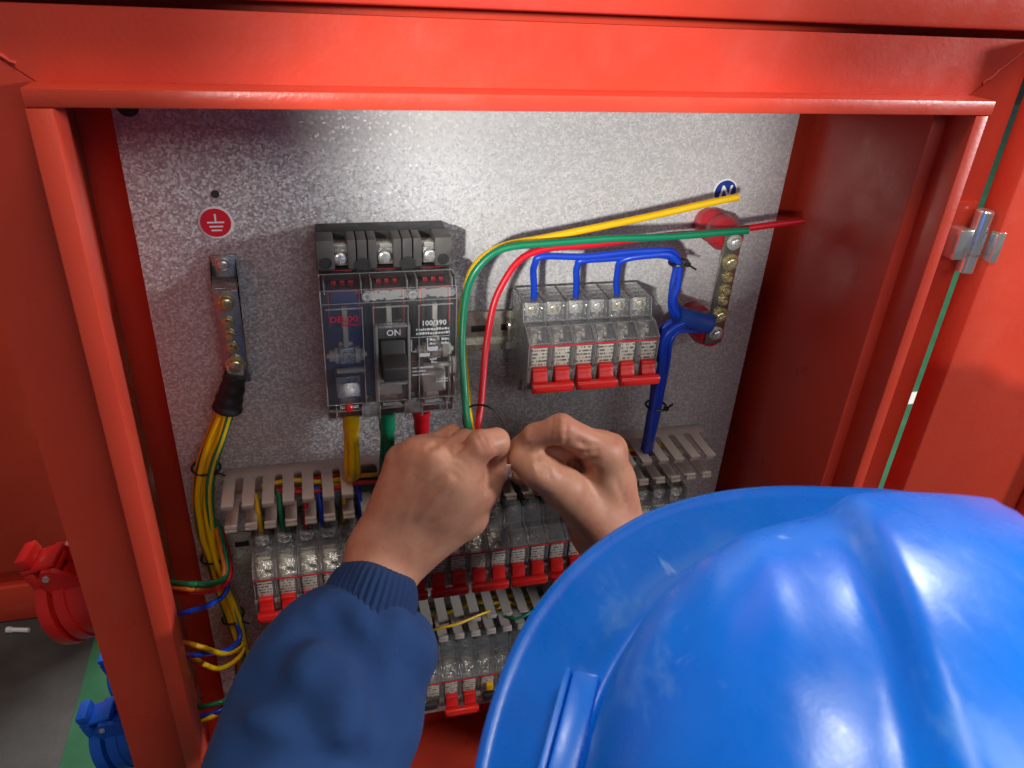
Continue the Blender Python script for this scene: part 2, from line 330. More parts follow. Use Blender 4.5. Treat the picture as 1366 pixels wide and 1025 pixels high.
def spline(pts, seg=8):
    p = [np.array(q, float) for q in pts]; p = [2 * p[0] - p[1]] + p + [2 * p[-1] - p[-2]]; out = []
    for i in range(1, len(p) - 2):
        for k in range(seg):
            t = k / seg; a, b, c, d = p[i - 1], p[i], p[i + 1], p[i + 2]
            out.append(0.5 * (2 * b + (c - a) * t + (2 * a - 5 * b + 4 * c - d) * t * t + (3 * b - a - 3 * c + d) * t ** 3))
    out.append(p[-2]); return out
def pix(pts): return [P(*q) for q in pts]
def text_mb(txt, size, org, ux, uz, thick=0.0002, bold=0.0):
    """flat lettering from the built-in font, laid along ux / uz at org"""
    cu = bpy.data.curves.new('t', 'FONT'); cu.body = txt; cu.size = size; cu.align_x = 'CENTER'; cu.align_y = 'CENTER'; cu.extrude = thick; cu.offset = bold; cu.resolution_u = 2
    ob = bpy.data.objects.new('t', cu); COL.objects.link(ob)
    dg = bpy.context.evaluated_depsgraph_get(); me = bpy.data.meshes.new_from_object(ob.evaluated_get(dg))
    ux = np.array(ux, float); uz = np.array(uz, float); nn = np.cross(ux, uz); o = np.array(org, float)
    mb = MB(); mb.add([o + v.co.x * ux + v.co.y * uz + v.co.z * nn for v in me.vertices], [tuple(p.vertices) for p in me.polygons])
    bpy.data.objects.remove(ob); bpy.data.curves.remove(cu); bpy.data.meshes.remove(me); return mb

def on_surface(f, px, py, t0=0.25, t1=1.1):
    """where the ray through a pixel first meets the body"""
    r = ray(px, py); r = r / np.linalg.norm(r); t = np.linspace(t0, t1, 700); X = (CAM + t[:, None] * r).astype(np.float32); d = f(X)
    k = np.argmax(d < 0) if (d < 0).any() else int(np.argmin(d)); return CAM + t[k] * r
# signed-distance bodies: smooth union of tapered capsules, meshed with surface nets
def cone_d(X, a, b, ra, rb):
    a = np.array(a, np.float32); b = np.array(b, np.float32); ab = b - a
    t = np.clip(((X - a) @ ab) / max(float(ab @ ab), 1e-9), 0, 1)
    return np.linalg.norm(X - (a + t[..., None] * ab), axis=-1) - (ra + t * (rb - ra))
def smin(a, b, k):
    h = np.clip(0.5 + 0.5 * (b - a) / k, 0, 1); return b + (a - b) * h - k * h * (1 - h)
def nets(fun, lo, hi, vox):
    lo = np.array(lo, np.float32); n = np.ceil((np.array(hi) - lo) / vox).astype(int) + 1
    ax = [lo[i] + vox * np.arange(n[i], dtype=np.float32) for i in range(3)]
    D = np.empty(n, np.float32); step = max(1, 600000 // (n[1] * n[2]))
    for i in range(0, n[0], step):
        X = np.stack(np.meshgrid(ax[0][i:i + step], ax[1], ax[2], indexing='ij'), -1); D[i:i + step] = fun(X)
    S = D < 0
    c = [(i, j, k) for i in (0, 1) for j in (0, 1) for k in (0, 1)]
    sl = lambda o: tuple(slice(o[q], n[q] - 1 + o[q]) for q in range(3))
    cnt = sum(S[sl(o)].astype(np.int8) for o in c); act = (cnt > 0) & (cnt < 8)
    idx = -np.ones(act.shape, int); idx[act] = np.arange(act.sum()); base = np.argwhere(act).astype(np.float32)
    acc = np.zeros((len(base), 3)); num = np.zeros(len(base)); vals = {o: D[sl(o)][act] for o in c}
    for o in c:
        for q in range(3):
            if o[q] == 0:
                p = list(o); p[q] = 1; p = tuple(p); va, vb = vals[o], vals[p]; x = (va < 0) != (vb < 0)
                t = np.where(x, va / np.where(x, va - vb, 1), 0); pos = np.array(o, float)[None].repeat(len(base), 0); pos[:, q] += t
                acc[x] += pos[x]; num[x] += 1
    V = lo + vox * (base + acc / num[:, None]); F = []
    for q in range(3):
        a, b = (q + 1) % 3, (q + 2) % 3
        A = [slice(0, None)] * 3; s0 = [slice(1, n[i] - 1) for i in range(3)]; s1 = list(s0); s0[q] = slice(0, n[q] - 1); s1[q] = slice(1, n[q])
        e0, e1 = S[tuple(s0)], S[tuple(s1)]; ch = np.argwhere(e0 != e1)
        if not len(ch): continue
        flip = e0[tuple(ch.T)]; p = ch.copy()
        for i in range(3):
            if i != q: p[:, i] += 1
        def cell(da, db):
            r = p.copy(); r[:, a] -= da; r[:, b] -= db; return idx[tuple(r.T)]
        Q = np.stack([cell(1, 1), cell(0, 1), cell(0, 0), cell(1, 0)], 1)
        Q = np.where(flip[:, None], Q, Q[:, ::-1]); F.append(Q)
    return V, np.concatenate(F)
def relax(V, F, it=2, w=0.5):
    e = np.concatenate([F[:, [i, (i + 1) % 4]] for i in range(4)]); e = np.concatenate([e, e[:, ::-1]])
    for _ in range(it):
        s = np.zeros_like(V); np.add.at(s, e[:, 0], V[e[:, 1]]); c = np.bincount(e[:, 0], minlength=len(V))[:, None]
        V = V * (1 - w) + w * s / np.maximum(c, 1)
    return V

# ================================================================== setting
FLOOR = -1.45
fb = MB().box(-3.2, 14, -2.6, 14, FLOOR - 0.05, FLOOR)
tag(part('floor', fb, 'concrete', smooth=False), kind='structure')
gb = MB().box(-0.555, 13.9, -0.45, 8.0, FLOOR + 0.0005, FLOOR + 0.004)
tag(part('painted_floor', gb, 'green_floor', smooth=False), kind='structure')
for (a, b) in (((1213, 526), (1217, 541)),):
    q0, q1 = PZ(*a, FLOOR), PZ(*b, FLOOR); ym, w = (q0[1] + q1[1]) / 2, abs(q0[1] - q1[1]) / 2
    tag(part('floor_marking', MB().box(-0.5, 13.5, ym - w, ym + w, FLOOR + 0.0045, FLOOR + 0.008), 'floor_white', smooth=False), kind='structure')
q = PZ(25, 843, FLOOR)
mb = MB(); mb.tube(spline([q + [-0.022, 0.004, 0.006], q + [0.0, 0.0, 0.006], q + [0.024, -0.006, 0.006]], 4), 0.0055, 8)
mb.tube([q + [-0.024, 0.0045, 0.007], q + [-0.014, 0.002, 0.007]], 0.0072, 8)
single('plastic_offcut', mb, 'offcut_white', 'small white plastic offcut lying on the grey concrete floor', 'litter')

# the red cabinet standing behind
q0 = PZ(0, 832, FLOOR); YB = float(q0[1])
bc = thing('background_cabinet', 'red steel cabinet standing on the floor behind the open box', 'cabinet', (-1.0, YB + 0.2, FLOOR))
part('plinth', MB().box(-1.65, -0.40, YB, YB + 0.4, FLOOR + 0.002, -1.345, 0.004), 'red_paint', bc)
part('body', MB().box(-1.65, -0.40, YB + 0.02, YB + 0.4, -1.343, 0.25, 0.004), 'red_paint', bc)
part('door', MB().box(-1.645, -0.405, YB - 0.006, YB + 0.018, -1.295, 0.245, 0.005), 'red_paint', bc)
part('door_handle', MB().box(-0.47, -0.445, YB - 0.03, YB - 0.007, -0.75, -0.60, 0.006), 'black_plastic', bc)

# ================================================================== the distribution box
HF, HR = 0.130, 0.150                       # front face, front of the rim round the opening
XL, XR, ZT, ZB = -0.167, 0.4575, -0.035, -0.845
OL, OR, OT, OB = -0.113, 0.411, -0.0775, -0.705   # opening inside the rim
TR = 0.0115
IL, IR, IT, IB = -0.147, 0.4005, -0.052, -0.80     # inner walls
cab = thing('distribution_box', 'open red steel distribution box with galvanised mounting plate', 'electrical box', (0.145, -0.05, FLOOR))
part('side_wall', MB().box(XL, IL, -HF + 0.003, 0.04, ZB, ZT - 0.003, 0.0015), 'red_paint', cab)
part('side_wall', MB().box(IR, XR, -HF + 0.003, 0.04, ZB, ZT - 0.003, 0.0015), 'red_paint', cab)
part('back_wall', MB().box(IL + 0.0005, IR - 0.0005, 0.024, 0.04, ZB, ZT - 0.003), 'red_paint', cab)
part('top_wall', MB().box(IL + 0.0005, IR - 0.0005, -HF + 0.004, 0.0235, IT, ZT - 0.004), 'red_paint', cab)
part('bottom_wall', MB().box(IL + 0.0005, IR - 0.0005, -HF + 0.004, 0.0235, ZB + 0.001, IB), 'red_paint', cab)
# face frame: four mitred flats at the front, weld beads on the mitres
def flat(poly, h0, h1):
    mb = MB(); n = len(poly); v = [(x, -h1, z) for x, z in poly] + [(x, -h0, z) for x, z in poly]
    mb.add(v, [tuple(range(n)), tuple(range(2 * n - 1, n - 1, -1))] + [(i, i + n, (i + 1) % n + n, (i + 1) % n) for i in range(n)]); return mb
e = 0.0004; il, ir, it, ib = OL - 0.004, OR + 0.004, OT + 0.004, OB - 0.004
part('frame_rail', flat([(XL + e, ZT), (XR - e, ZT), (ir - e, it), (il + e, it)], HF - 0.002, HF), 'red_paint', cab, smooth=False)
part('frame_rail', flat([(XL + e, ZB), (XR - e, ZB), (ir - e, ib), (il + e, ib)], HF - 0.002, HF), 'red_paint', cab, smooth=False)
part('frame_rail', flat([(XL, ZT - e), (il, it - e), (il, ib + e), (XL, ZB + e)], HF - 0.002, HF), 'red_paint', cab, smooth=False)
part('frame_rail', flat([(XR, ZT - e), (ir, it - e), (ir, ib + e), (XR, ZB + e)], HF - 0.002, HF), 'red_paint', cab, smooth=False)
def bead(a, b):
    pts = [np.array(a) + (np.array(b) - np.array(a)) * t + np.array([random.uniform(-1, 1), 0, random.uniform(-1, 1)]) * 0.0005 for t in np.linspace(0, 1, 14)]
    return MB().tube(pts, 0.0012, 6, rfun=lambda t: 0.0011 + 0.0004 * math.sin(40 * t))
for a, b in (((XL + 0.003, -HF, ZT - 0.003), (il - 0.012, -HF, it + 0.012)), ((XR - 0.003, -HF, ZT - 0.003), (ir + 0.012, -HF, it + 0.012))):
    part('weld_bead', bead(a, b), 'red_paint', cab)
# rim (rain gutter) round the opening: four flanges with a rolled edge, proud of the face
def flange(x0, x1, z0, z1): return MB().box(x0, x1, -HR, -HF + 0.004, z0, z1, 0.0005)
part('rim_flange', flange(OL - TR, OR + TR, OT, OT + 0.0085), 'red_paint', cab)
part('rim_flange', flange(OL - TR, OR + TR, OB - 0.0085, OB), 'red_paint', cab)
part('rim_flange', flange(OL - TR, OL, OB + 0.0005, OT - 0.0005), 'red_paint', cab)
part('rim_flange', flange(OR, OR + 0.0095, OB + 0.0005, OT - 0.0005), 'red_paint', cab)
# stiffening returns behind the opening
M45 = lambda x, y, z, a: Matrix.Translation((x, y, z)) @ Matrix.Rotation(a, 4, 'Z')
part('return_strip', MB().box(-0.0008, 0.0008, -0.012, 0.012, OB + 0.004, OT - 0.012, 0.0005, M=M45(OL - 0.0065, -0.113, 0, math.radians(10))), 'red_paint', cab)
# roof with its overhanging front fold and the shadow gap under it
part('roof', MB().box(XL - 0.15, XR + 0.22, -0.141, 0.05, ZT + 0.0055, 0.022, 0.003), 'red_paint', cab)
part('roof_spacer', MB().box(XL + 0.01, XR + 0.20, -0.095, 0.038, ZT - 0.0025, ZT + 0.0052), 'red_paint', cab)
# legs of angle iron
for x in (XL + 0.03, XR - 0.03):
    for y in (-0.10, 0.02):
        part('leg', MB().box(x - 0.02, x + 0.02, y - 0.003, y + 0.003, FLOOR + 0.004, ZB - 0.0005, 0.001).box(x - 0.02, x - 0.014, y + 0.0032, y + 0.03, FLOOR + 0.004, ZB - 0.0005, 0.001), 'red_paint', cab)
part('gland_plate', MB().box(0.03, 0.30, -0.098, -0.055, IB + 0.0006, IB + 0.008, 0.001), 'duct_plastic', cab)
# mounting plate with its slot and holes
PLX0, PLX1, PLZ0, PLZ1 = -0.119, 0.387, -0.752, -0.088
hs = P(287, 259); slot = P(171, 146)
pl = part('mounting_plate', MB().box(PLX0, PLX1, 0.0, 0.002, PLZ0, PLZ1, 0.0006).box(PLX0 + 0.0, PLX0 + 0.0018, 0.0021, 0.014, PLZ0, PLZ1).box(PLX1 - 0.0018, PLX1, 0.0021, 0.014, PLZ0, PLZ1), 'galvanised', cab, label='galvanised mounting plate')
def disc(c, r, y, n=20, sx=1.0): return MB().lathe((c[0], y, c[2]), (0, -1, 0), [(0, r), (0.0004, r)], n, squash=sx)
part('hole', disc(hs, 0.0028, -0.0002), 'print_black', pl)
part('mounting_slot', disc((slot[0], 0, slot[2] + 0.002), 0.0068, -0.0002), 'print_black', pl)
for x in (PLX0 + 0.02, PLX1 - 0.02):
    for za in (PLZ0 + 0.03, PLZ1 - 0.05):
        part('standoff', MB().box(x - 0.012, x + 0.012, 0.0022, 0.0238, za, za + 0.02), 'red_paint', pl)
# door, swung fully open on the right
DX = 0.4608
dr = part('door', MB().box(DX, DX + 0.60, -0.152, -0.1305, ZB + 0.02, ZT + 0.002, 0.002), 'red_paint', cab)
part('door_stiffener', MB().box(DX + 0.13, DX + 0.155, -0.162, -0.1525, ZB + 0.07, ZT - 0.12, 0.002), 'red_paint', dr)
part('door_lock', MB().lathe((DX + 0.55, -0.1525, -0.40), (0, -1, 0), [(0, 0.014), (0.008, 0.014), (0.01, 0.011), (0.018, 0.010)], 20), 'chrome', dr)
# chrome hinge on the gap
hz0, hz1 = P(1288, 362, 0.14)[2], P(1311, 280, 0.14)[2]; hm = (hz0 + hz1) / 2; hx = P(1300, 320, 0.14)[0]; HY = -0.1405
hg = part('hinge', MB().lathe((hx, HY, hz0), (0, 0, 1), [(0, 0.0052), (0.0008, 0.0062), ((hz1 - hz0) * 0.30, 0.0062), ((hz1 - hz0) * 0.305, 0.0054), ((hz1 - hz0) * 0.315, 0.0054), ((hz1 - hz0) * 0.32, 0.0066), ((hz1 - hz0) * 0.67, 0.0066), ((hz1 - hz0) * 0.675, 0.0054), ((hz1 - hz0) * 0.685, 0.0054), ((hz1 - hz0) * 0.69, 0.0062), (hz1 - hz0 - 0.001, 0.0062), (hz1 - hz0, 0.005)], 22), 'chrome', cab)
part('hinge_leaf', MB().box(hx + 0.0062, hx + 0.0125, HY - 0.0125, HY - 0.0118 + 0.008, hm - 0.012, hm + 0.010, 0.001), 'chrome', hg)
part('hinge_leaf', MB().box(hx - 0.0180, hx - 0.0062, HY - 0.004, HY + 0.009, hm - 0.012, hm + 0.0095, 0.001), 'chrome', hg)
part('hinge_bracket', MB().box(hx - 0.022, hx - 0.0010, -0.1335, -0.1303, hz0 - 0.001, hz1 + 0.004, 0.0006), 'red_paint', hg)

# stickers on the plate
c = P(288, 297)
st = thing('earth_sticker', 'round red sticker with white earth symbol on the plate', 'sticker', (c[0], 0, c[2]))
part('rim', disc(c, 0.0118, -0.0001), 'sticker_white', st); part('disc', disc(c, 0.0104, -0.0006), 'sticker_red', st)
y0, y1 = -0.0013, -0.0011
for (xa, xb, za, zb) in ((-0.0006, 0.0006, 0.0008, 0.0066), (-0.0058, 0.0058, -0.0002, 0.0009), (-0.0046, 0.0046, -0.0032, -0.0021), (-0.0036, 0.0036, -0.0060, -0.0049)):
    part('symbol_stroke', MB().box(c[0] + xa, c[0] + xb, y0, y1, c[2] + za, c[2] + zb), 'sticker_white', st, smooth=False)
c = P(967, 256)
st = thing('neutral_sticker', 'round blue sticker with white letter N on the plate', 'sticker', (c[0], 0, c[2]))
part('rim', disc(c, 0.0108, -0.0001), 'sticker_white', st); part('disc', disc(c, 0.0096, -0.0006), 'sticker_blue', st)
part('letter', text_mb('N', 0.014, (c[0], -0.0014, c[2]), (0.98, 0, 0.03), (0.18, 0, 1), 0.0002, 0.0003), 'sticker_white', st, smooth=False)

# ================================================================== rails and slotted ducts
def din_rail(x0, x1, zc, label):
    t = thing('din_rail', label, 'mounting rail', ((x0 + x1) / 2, 0, zc - 0.0175))
    w = 0.0010
    prof = [(0.0125, 0.0), (0.0125, 0.0065), (0.0175, 0.0065), (0.0175, 0.0075), (0.0115, 0.0075), (0.0115, w), (-0.0115, w), (-0.0115, 0.0075), (-0.0175, 0.0075), (-0.0175, 0.0065), (-0.0125, 0.0065), (-0.0125, 0.0)]
    part('rail', MB().prism([(zc + a, b + 0.0002) for a, b in prof], x0, x1), 'rail_steel', t, smooth=False)
    x = x0 + 0.012
    while x < min(x1, x0 + 0.06):
        part('slot', MB().box(x - 0.006, x + 0.006, -0.0016, -0.0013, zc - 0.0028, zc + 0.0028, 0.0001), 'print_black', t); x += 0.025
    part('screw', MB().lathe((x0 + 0.040, -0.0017, zc + 0.001), (0, -1, 0), [(0, 0.0042), (0.0018, 0.004), (0.003, 0.0022)], 14), 'steel', t)
    return t
R1, R2, R3 = -0.278, -0.477, -0.637
din_rail(0.117, 0.284, R1, 'short steel mounting rail behind the six clear breakers')
din_rail(-0.092, 0.345, R2, 'long steel mounting rail behind the lower breaker row')
din_rail(-0.05, 0.345, R3, 'long steel mounting rail behind the bottom breaker row')

PITCH, TOOTH = 0.0155, 0.0092
def duct(x0, x1, zt, zb, hh, label, skip=()):
    t = thing('slotted_duct', label, 'cable duct', ((x0 + x1) / 2, 0, zb))
    part('duct_base', MB().box(x0, x1, -0.0024, -0.0003, zb, zt, 0.0004), 'duct_plastic', t)
    for zi, (z, sg) in enumerate(((zt, -1), (zb, 1))):
        part('side_wall', MB().box(x0, x1, -0.014, -0.0026, z - 0.0009, z + 0.0009, 0.0005), 'duct_plastic', t)
        # one tooth: root fillet, blade and the small lip at its tip
        w = TOOTH / 2; n = 6
        prof = [(-w - 0.0031, 0.0143)] + [(-w - 0.0031 * (1 - math.sin(a)), 0.0143 + 0.004 * (1 - math.cos(a))) for a in np.linspace(0.2, math.pi / 2, n)]
        out = prof + [(-w, hh)] + [(w, hh)] + [(-x, h) for x, h in prof[::-1]]
        mb = MB(); k = len(out)
        mb.add([(x, -h, 0.0008) for x, h in out] + [(x, -h, -0.0008) for x, h in out], [tuple(range(k)), tuple(range(2 * k - 1, k - 1, -1))] + [(i, i + k, (i + 1) % k + k, (i + 1) % k) for i in range(k)])
        mb.box(-w, w, -hh, -hh + 0.0022, sg * 0.0009, sg * 0.0044, 0.0004).box(-w, w, -hh - 0.0013, -hh - 0.0001, -0.0012, 0.0012, 0.0004)
        me = mb.mesh('tooth', 'duct_plastic'); o = origin_of(t); x = x0 + w + 0.0002; i = 0
        while x < x1 - w + 0.001:
            if not (zi == 0 and i in skip):
                q = inst('tooth', me, t, (x - o.x, 0 - o.y, z - o.z)); q.rotation_euler = (random.uniform(-0.012, 0.012), 0, random.uniform(-0.01, 0.01))
            x += PITCH; i += 1
    return t
duct(-0.0845, 0.3515, -0.3955, -0.4195, 0.052, 'beige slotted cable duct below the three-pole breaker', skip=(7,))
duct(-0.05, 0.345, -0.558, -0.581, 0.052, 'grey slotted cable duct below the lower breaker row')

# ================================================================== miniature breakers with clear housings
MCB = [(0.0385, 0.008), (0.0385, 0.041), (0.0245, 0.0455), (0.0240, 0.0535), (0.0155, 0.0655), (-0.0215, 0.0655), (-0.0225, 0.047), (-0.0385, 0.042), (-0.0385, 0.008)]
W = 0.018
def mcb_meshes():
    d = {}
    d['housing'] = MB().prism(MCB, 0.0003, W - 0.0003, 0.0009).mesh('housing', 'clear_plastic', ang=30)
    ed = MB()
    for x in (0.0006, W - 0.0006):
        for i in range(1, 6):
            a, b = MCB[i], MCB[i + 1]
            ed.tube([(x, -a[1] - 0.0001, a[0]), (x, -b[1] - 0.0001, b[0])], 0.00042, 5)
    for i in (2, 3, 4):
        ed.tube([(0.0008, -MCB[i][1] - 0.0001, MCB[i][0]), (W - 0.0008, -MCB[i][1] - 0.0001, MCB[i][0])], 0.00036, 5)
    LN = [(0.036, 0.012), (0.036, 0.0385), (0.0232, 0.0425), (0.0225, 0.0500), (0.0140, 0.0622), (-0.0200, 0.0622), (-0.0205, 0.0440), (-0.036, 0.0395), (-0.036, 0.012)]
    ed.prism(LN, 0.0012, 0.0016); ed.prism(LN, W - 0.0016, W - 0.0012)
    for (xa, xb, za, zb, h0, h1) in ((0.003, 0.015, 0.0228, 0.0234, 0.016, 0.0425), (0.0030, 0.0150, 0.0055, 0.0061, 0.02, 0.060), (0.003, 0.0036, 0.008, 0.022, 0.03, 0.0500), (0.0146, 0.0152, 0.008, 0.022, 0.03, 0.0500)): ed.box(xa, xb, -h1, -h0, za, zb)
    d['edge'] = ed.mesh('edge', 'clear_edge')
    cx = W / 2
    sc = MB().lathe((0, 0, 0), (0, -1, 0), [(0, 0.0030), (0.0006, 0.0036), (0.0022, 0.0034), (0.0027, 0.0026), (0.0027, 0.0006)], 14)
    sc.box(-0.0024, 0.0024, -0.0032, -0.0027, -0.0004, 0.0004).box(-0.0004, 0.0004, -0.0033, -0.0027, -0.0024, 0.0024)
    d['screw'] = sc.mesh('terminal_screw', 'steel')
    d['screwb'] = sc.mesh('terminal_screw', 'brass_zinc')
    cl = MB().box(cx - 0.0056, cx + 0.0056, -0.036, -0.016, 0.0262, 0.0276, 0.0004).box(cx - 0.0056, cx - 0.0044, -0.036, -0.016, 0.0277, 0.0370, 0.0004).box(cx + 0.0044, cx + 0.0056, -0.036, -0.016, 0.0277, 0.0370, 0.0004)
    cl.box(cx - 0.0058, cx + 0.0058, -0.0374, -0.0362, 0.0262, 0.0372, 0.0004)
    d['clamp'] = cl.mesh('terminal_clamp', 'steel')
    me = MB().box(0.0030, W - 0.0030, -0.050, -0.018, -0.0200, 0.0040, 0.0015).box(0.0045, W - 0.0050, -0.056, -0.0502, -0.006, 0.008, 0.001)
    me.tube([(0.004 + 0.0011 * math.cos(t), -0.030 - 0.0030 * math.sin(t), 0.0065 + 0.012 * t / 25) for t in np.linspace(0, 25, 60)], 0.0005, 5)
    me.box(0.0030, W - 0.0030, -0.0480, -0.0385, 0.0080, 0.0205, 0.001).box(0.0030, 0.0075, -0.0545, -0.0482, 0.0075, 0.0150, 0.0006).box(0.0055, 0.0095, -0.0560, -0.0450, 0.0100, 0.0190, 0.0008).box(0.0110, 0.0138, -0.0530, -0.0450, 0.0120, 0.0165, 0.0008)
    me.box(0.0035, W - 0.0035, -0.0600, -0.0505, -0.0190, -0.0070, 0.001)
    d['mech'] = me.mesh('mechanism', 'cream_plastic')
    mt = MB().box(0.0025, 0.0042, -0.052, -0.012, -0.034, 0.024, 0.0004).box(0.0062, 0.0132, -0.034, -0.012, 0.009, 0.022, 0.0008)
    for k in range(5): mt.box(0.005, 0.0135, -0.032, -0.012, -0.0345 + k * 0.0026, -0.0335 + k * 0.0026)
    mt.tube([(0.0133, -0.045, 0.022), (0.0128, -0.050, 0.012), (0.0138, -0.046, -0.002)], 0.0007, 6)
    d['metal'] = mt.mesh('contact_arm', 'tinned_bar')
    d['label'] = MB().box(0.0030, W - 0.0030, -0.0664, -0.0659, -0.0035, 0.0120, 0.0001).mesh('label', 'rating_label')
    d['stripe'] = MB().box(0.0006, W - 0.0006, -0.0667, -0.0660, 0.0127, 0.0141, 0.0002).mesh('stripe', 'print_red')
    pr = [(-0.0035, 0.0662), (-0.0035, 0.0705), (-0.0060, 0.0712), (-0.0063, 0.0703), (-0.0090, 0.0722), (-0.0093, 0.0713), (-0.0125, 0.0735), (-0.0175, 0.0745), (-0.0180, 0.0662)]
    d['toggle'] = MB().prism(pr, 0.0034, W - 0.0034, 0.0003).mesh('toggle', 'red_plastic')
    d['pip'] = MB().tube([(0.0002, -0.068, -0.010), (0.0002, -0.0685, -0.016)], 0.0011, 6).box(-0.0012, 0.0016, -0.0690, -0.0655, -0.0125, -0.0065, 0.0006).mesh('lug', 'clear_edge')
    return d
D = mcb_meshes()
def bar_mesh(n):
    x0, x1 = 0.0014, n * W - 0.0014
    pr = [(-0.0130, 0.0748), (-0.0128, 0.0790), (-0.0150, 0.0805), (-0.0195, 0.0800), (-0.0212, 0.0775), (-0.0205, 0.0742)]
    mb = MB().prism(pr, x0, x1, 0.0009); mb.box(x0 + 0.002, x1 - 0.002, -0.0813, -0.0804, -0.0187, -0.0155, 0.0004)
    return mb.mesh('toggle_bar', 'red_plastic')
BAR = {n: bar_mesh(n) for n in (1, 2, 4)}
def breaker(x0, zc, poles, label, group=None, screws='screw', tint=None):
    t = thing('miniature_breaker', label, 'circuit breaker', (x0, -0.0002, zc - 0.0385), group)
    for k in range(poles):
        dx = k * W; zo = 0.0385
        h = inst('housing', D['housing'], t, (dx, 0, zo)); inst('edge', D['edge'], h, (0, 0, 0))
        m = inst('mechanism', D['mech'], t, (dx, 0, zo)); inst('contact_arm', D['metal'], m, (0, 0, 0))
        s = inst('terminal_clamp', D['clamp'], t, (dx, 0, zo)); q = inst('terminal_screw', D[screws], s, (W / 2, -0.0376, 0.0317)); q.rotation_euler = (0, random.uniform(0, 3), 0)
        inst('label', D['label'], t, (dx, 0, zo)); inst('stripe', D['stripe'], t, (dx, 0, zo)); inst('toggle', D['toggle'], t, (dx, 0, zo))
        inst('lug', D['pip'], t, (dx + 0.0008, 0, zo)); inst('lug', D['pip'], t, (dx + W - 0.0016, 0, zo))
    inst('toggle_bar', BAR[poles], t, (0, 0, 0.0385))
    return t
X1 = P(703, 452, 0.06)[0]
breaker(X1, R1, 2, 'clear two-pole breaker with red toggle beside the bare steel rail', 'clear breakers on the short rail', 'screwb')
breaker(X1 + 2 * W, R1, 2, 'clear two-pole breaker with red toggle, middle of three on the short rail', 'clear breakers on the short rail')
breaker(X1 + 4 * W, R1, 2, 'clear two-pole breaker with red toggle beside the blue wire bundle', 'clear breakers on the short rail', 'screwb')
X2 = P(337, 770, 0.06)[0]
breaker(X2, R2, 4, 'clear four-pole breaker with yellow, green, red and blue wires in its terminals', 'clear breakers in the lower row')
for k in range(9):
    lb = 'clear two-pole breaker with red toggle in the row under the beige duct'
    lb = 'clear two-pole breaker, %s after the four-pole one in the row under the beige duct' % ('first', 'second', 'third', 'fourth', 'fifth', 'sixth', 'seventh', 'eighth', 'ninth')[k]
    if k == 0: lb = 'clear two-pole breaker next to the four-pole one, with yellow and blue wires'
    breaker(X2 + (4 + 2 * k) * W, R2, 2, lb, 'clear breakers in the lower row')
X3 = P(588, 925, 0.06)[0]
for k, (off, n) in enumerate(((-4, 2), (-2, 2), (0, 2), (2, 2), (4, 2), (6, 2))):
    t = breaker(X3 + off * W, R3, n, {-4: 'second black-handled clear breaker past the red-barred one, towards the earth wires', -2: 'black-handled clear breaker beside the red-barred one, towards the earth wires', 2: 'black-handled clear breaker beside the red-barred one, towards the door hinge', 4: 'second black-handled clear breaker past the red-barred one, towards the door hinge', 6: 'third black-handled clear breaker past the red-barred one, towards the door hinge'}[off] if off != 0 else 'clear two-pole breaker with bright red toggle bar in the bottom row', 'clear breakers in the bottom row')
    if off != 0:
        for ch in list(t.children):
            if ch.name.startswith('toggle') : bpy.data.objects.remove(ch)
        for xx in (0.0075,):
            part('label_tab', MB().box(t.location.x + xx, t.location.x + xx + 0.007, -0.0706, -0.0668, R3 - 0.004, R3 + 0.0045, 0.0005), 'yellow_label', t)
            part('handle', MB().box(t.location.x + 0.005, t.location.x + 0.031, -0.0725, -0.0670, R3 - 0.016, R3 - 0.008, 0.001), 'black_plastic', t)
# ================================================================== moulded case breaker under its clear cover
BX0, BX1 = 0.0025, 0.0985; BW = BX1 - BX0; PW = BW / 3
mc = thing('moulded_case_breaker', 'black three-pole breaker under a clear cover with black handle', 'circuit breaker', ((BX0 + BX1) / 2, 0, -0.325))
part('base', MB().box(BX0 + 0.001, BX1 - 0.001, -0.0395, -0.0003, -0.3225, -0.2065, 0.0012), 'black_plastic', mc)
part('terminal_floor', MB().box(BX0 + 0.001, BX1 - 0.001, -0.020, -0.0003, -0.2060, -0.1850, 0.001), 'black_plastic', mc)
# walls between the upper terminals
def cheek(x0, x1): part('terminal_barrier', MB().box(x0, x1, -0.0405, -0.0205, -0.2062, -0.1846, 0.0009), 'charcoal_plastic', mc)
cheek(BX0, BX0 + 0.0125); cheek(BX1 - 0.0125, BX1)
for k in (1, 2):
    xc = BX0 + k * PW
    for a, b in ((-0.0105, -0.0045), (-0.0038, 0.0032), (0.0040, 0.0100)): cheek(xc + a, xc + b)
    part('bolt_hole', MB().lathe((xc, -0.0406, -0.2035), (0, -1, 0), [(0, 0.0056), (0.0005, 0.0056), (0.0005, 0.0045), (-0.003, 0.0042)], 18), 'print_black', mc)
for x in (BX0 + 0.0065, BX1 - 0.0065):
    part('mounting_hole', MB().lathe((x, -0.0407, -0.2010), (0, -1, 0), [(0, 0.0042), (0.0004, 0.0042), (0.0004, 0.0034), (-0.003, 0.003)], 16), 'print_black', mc)
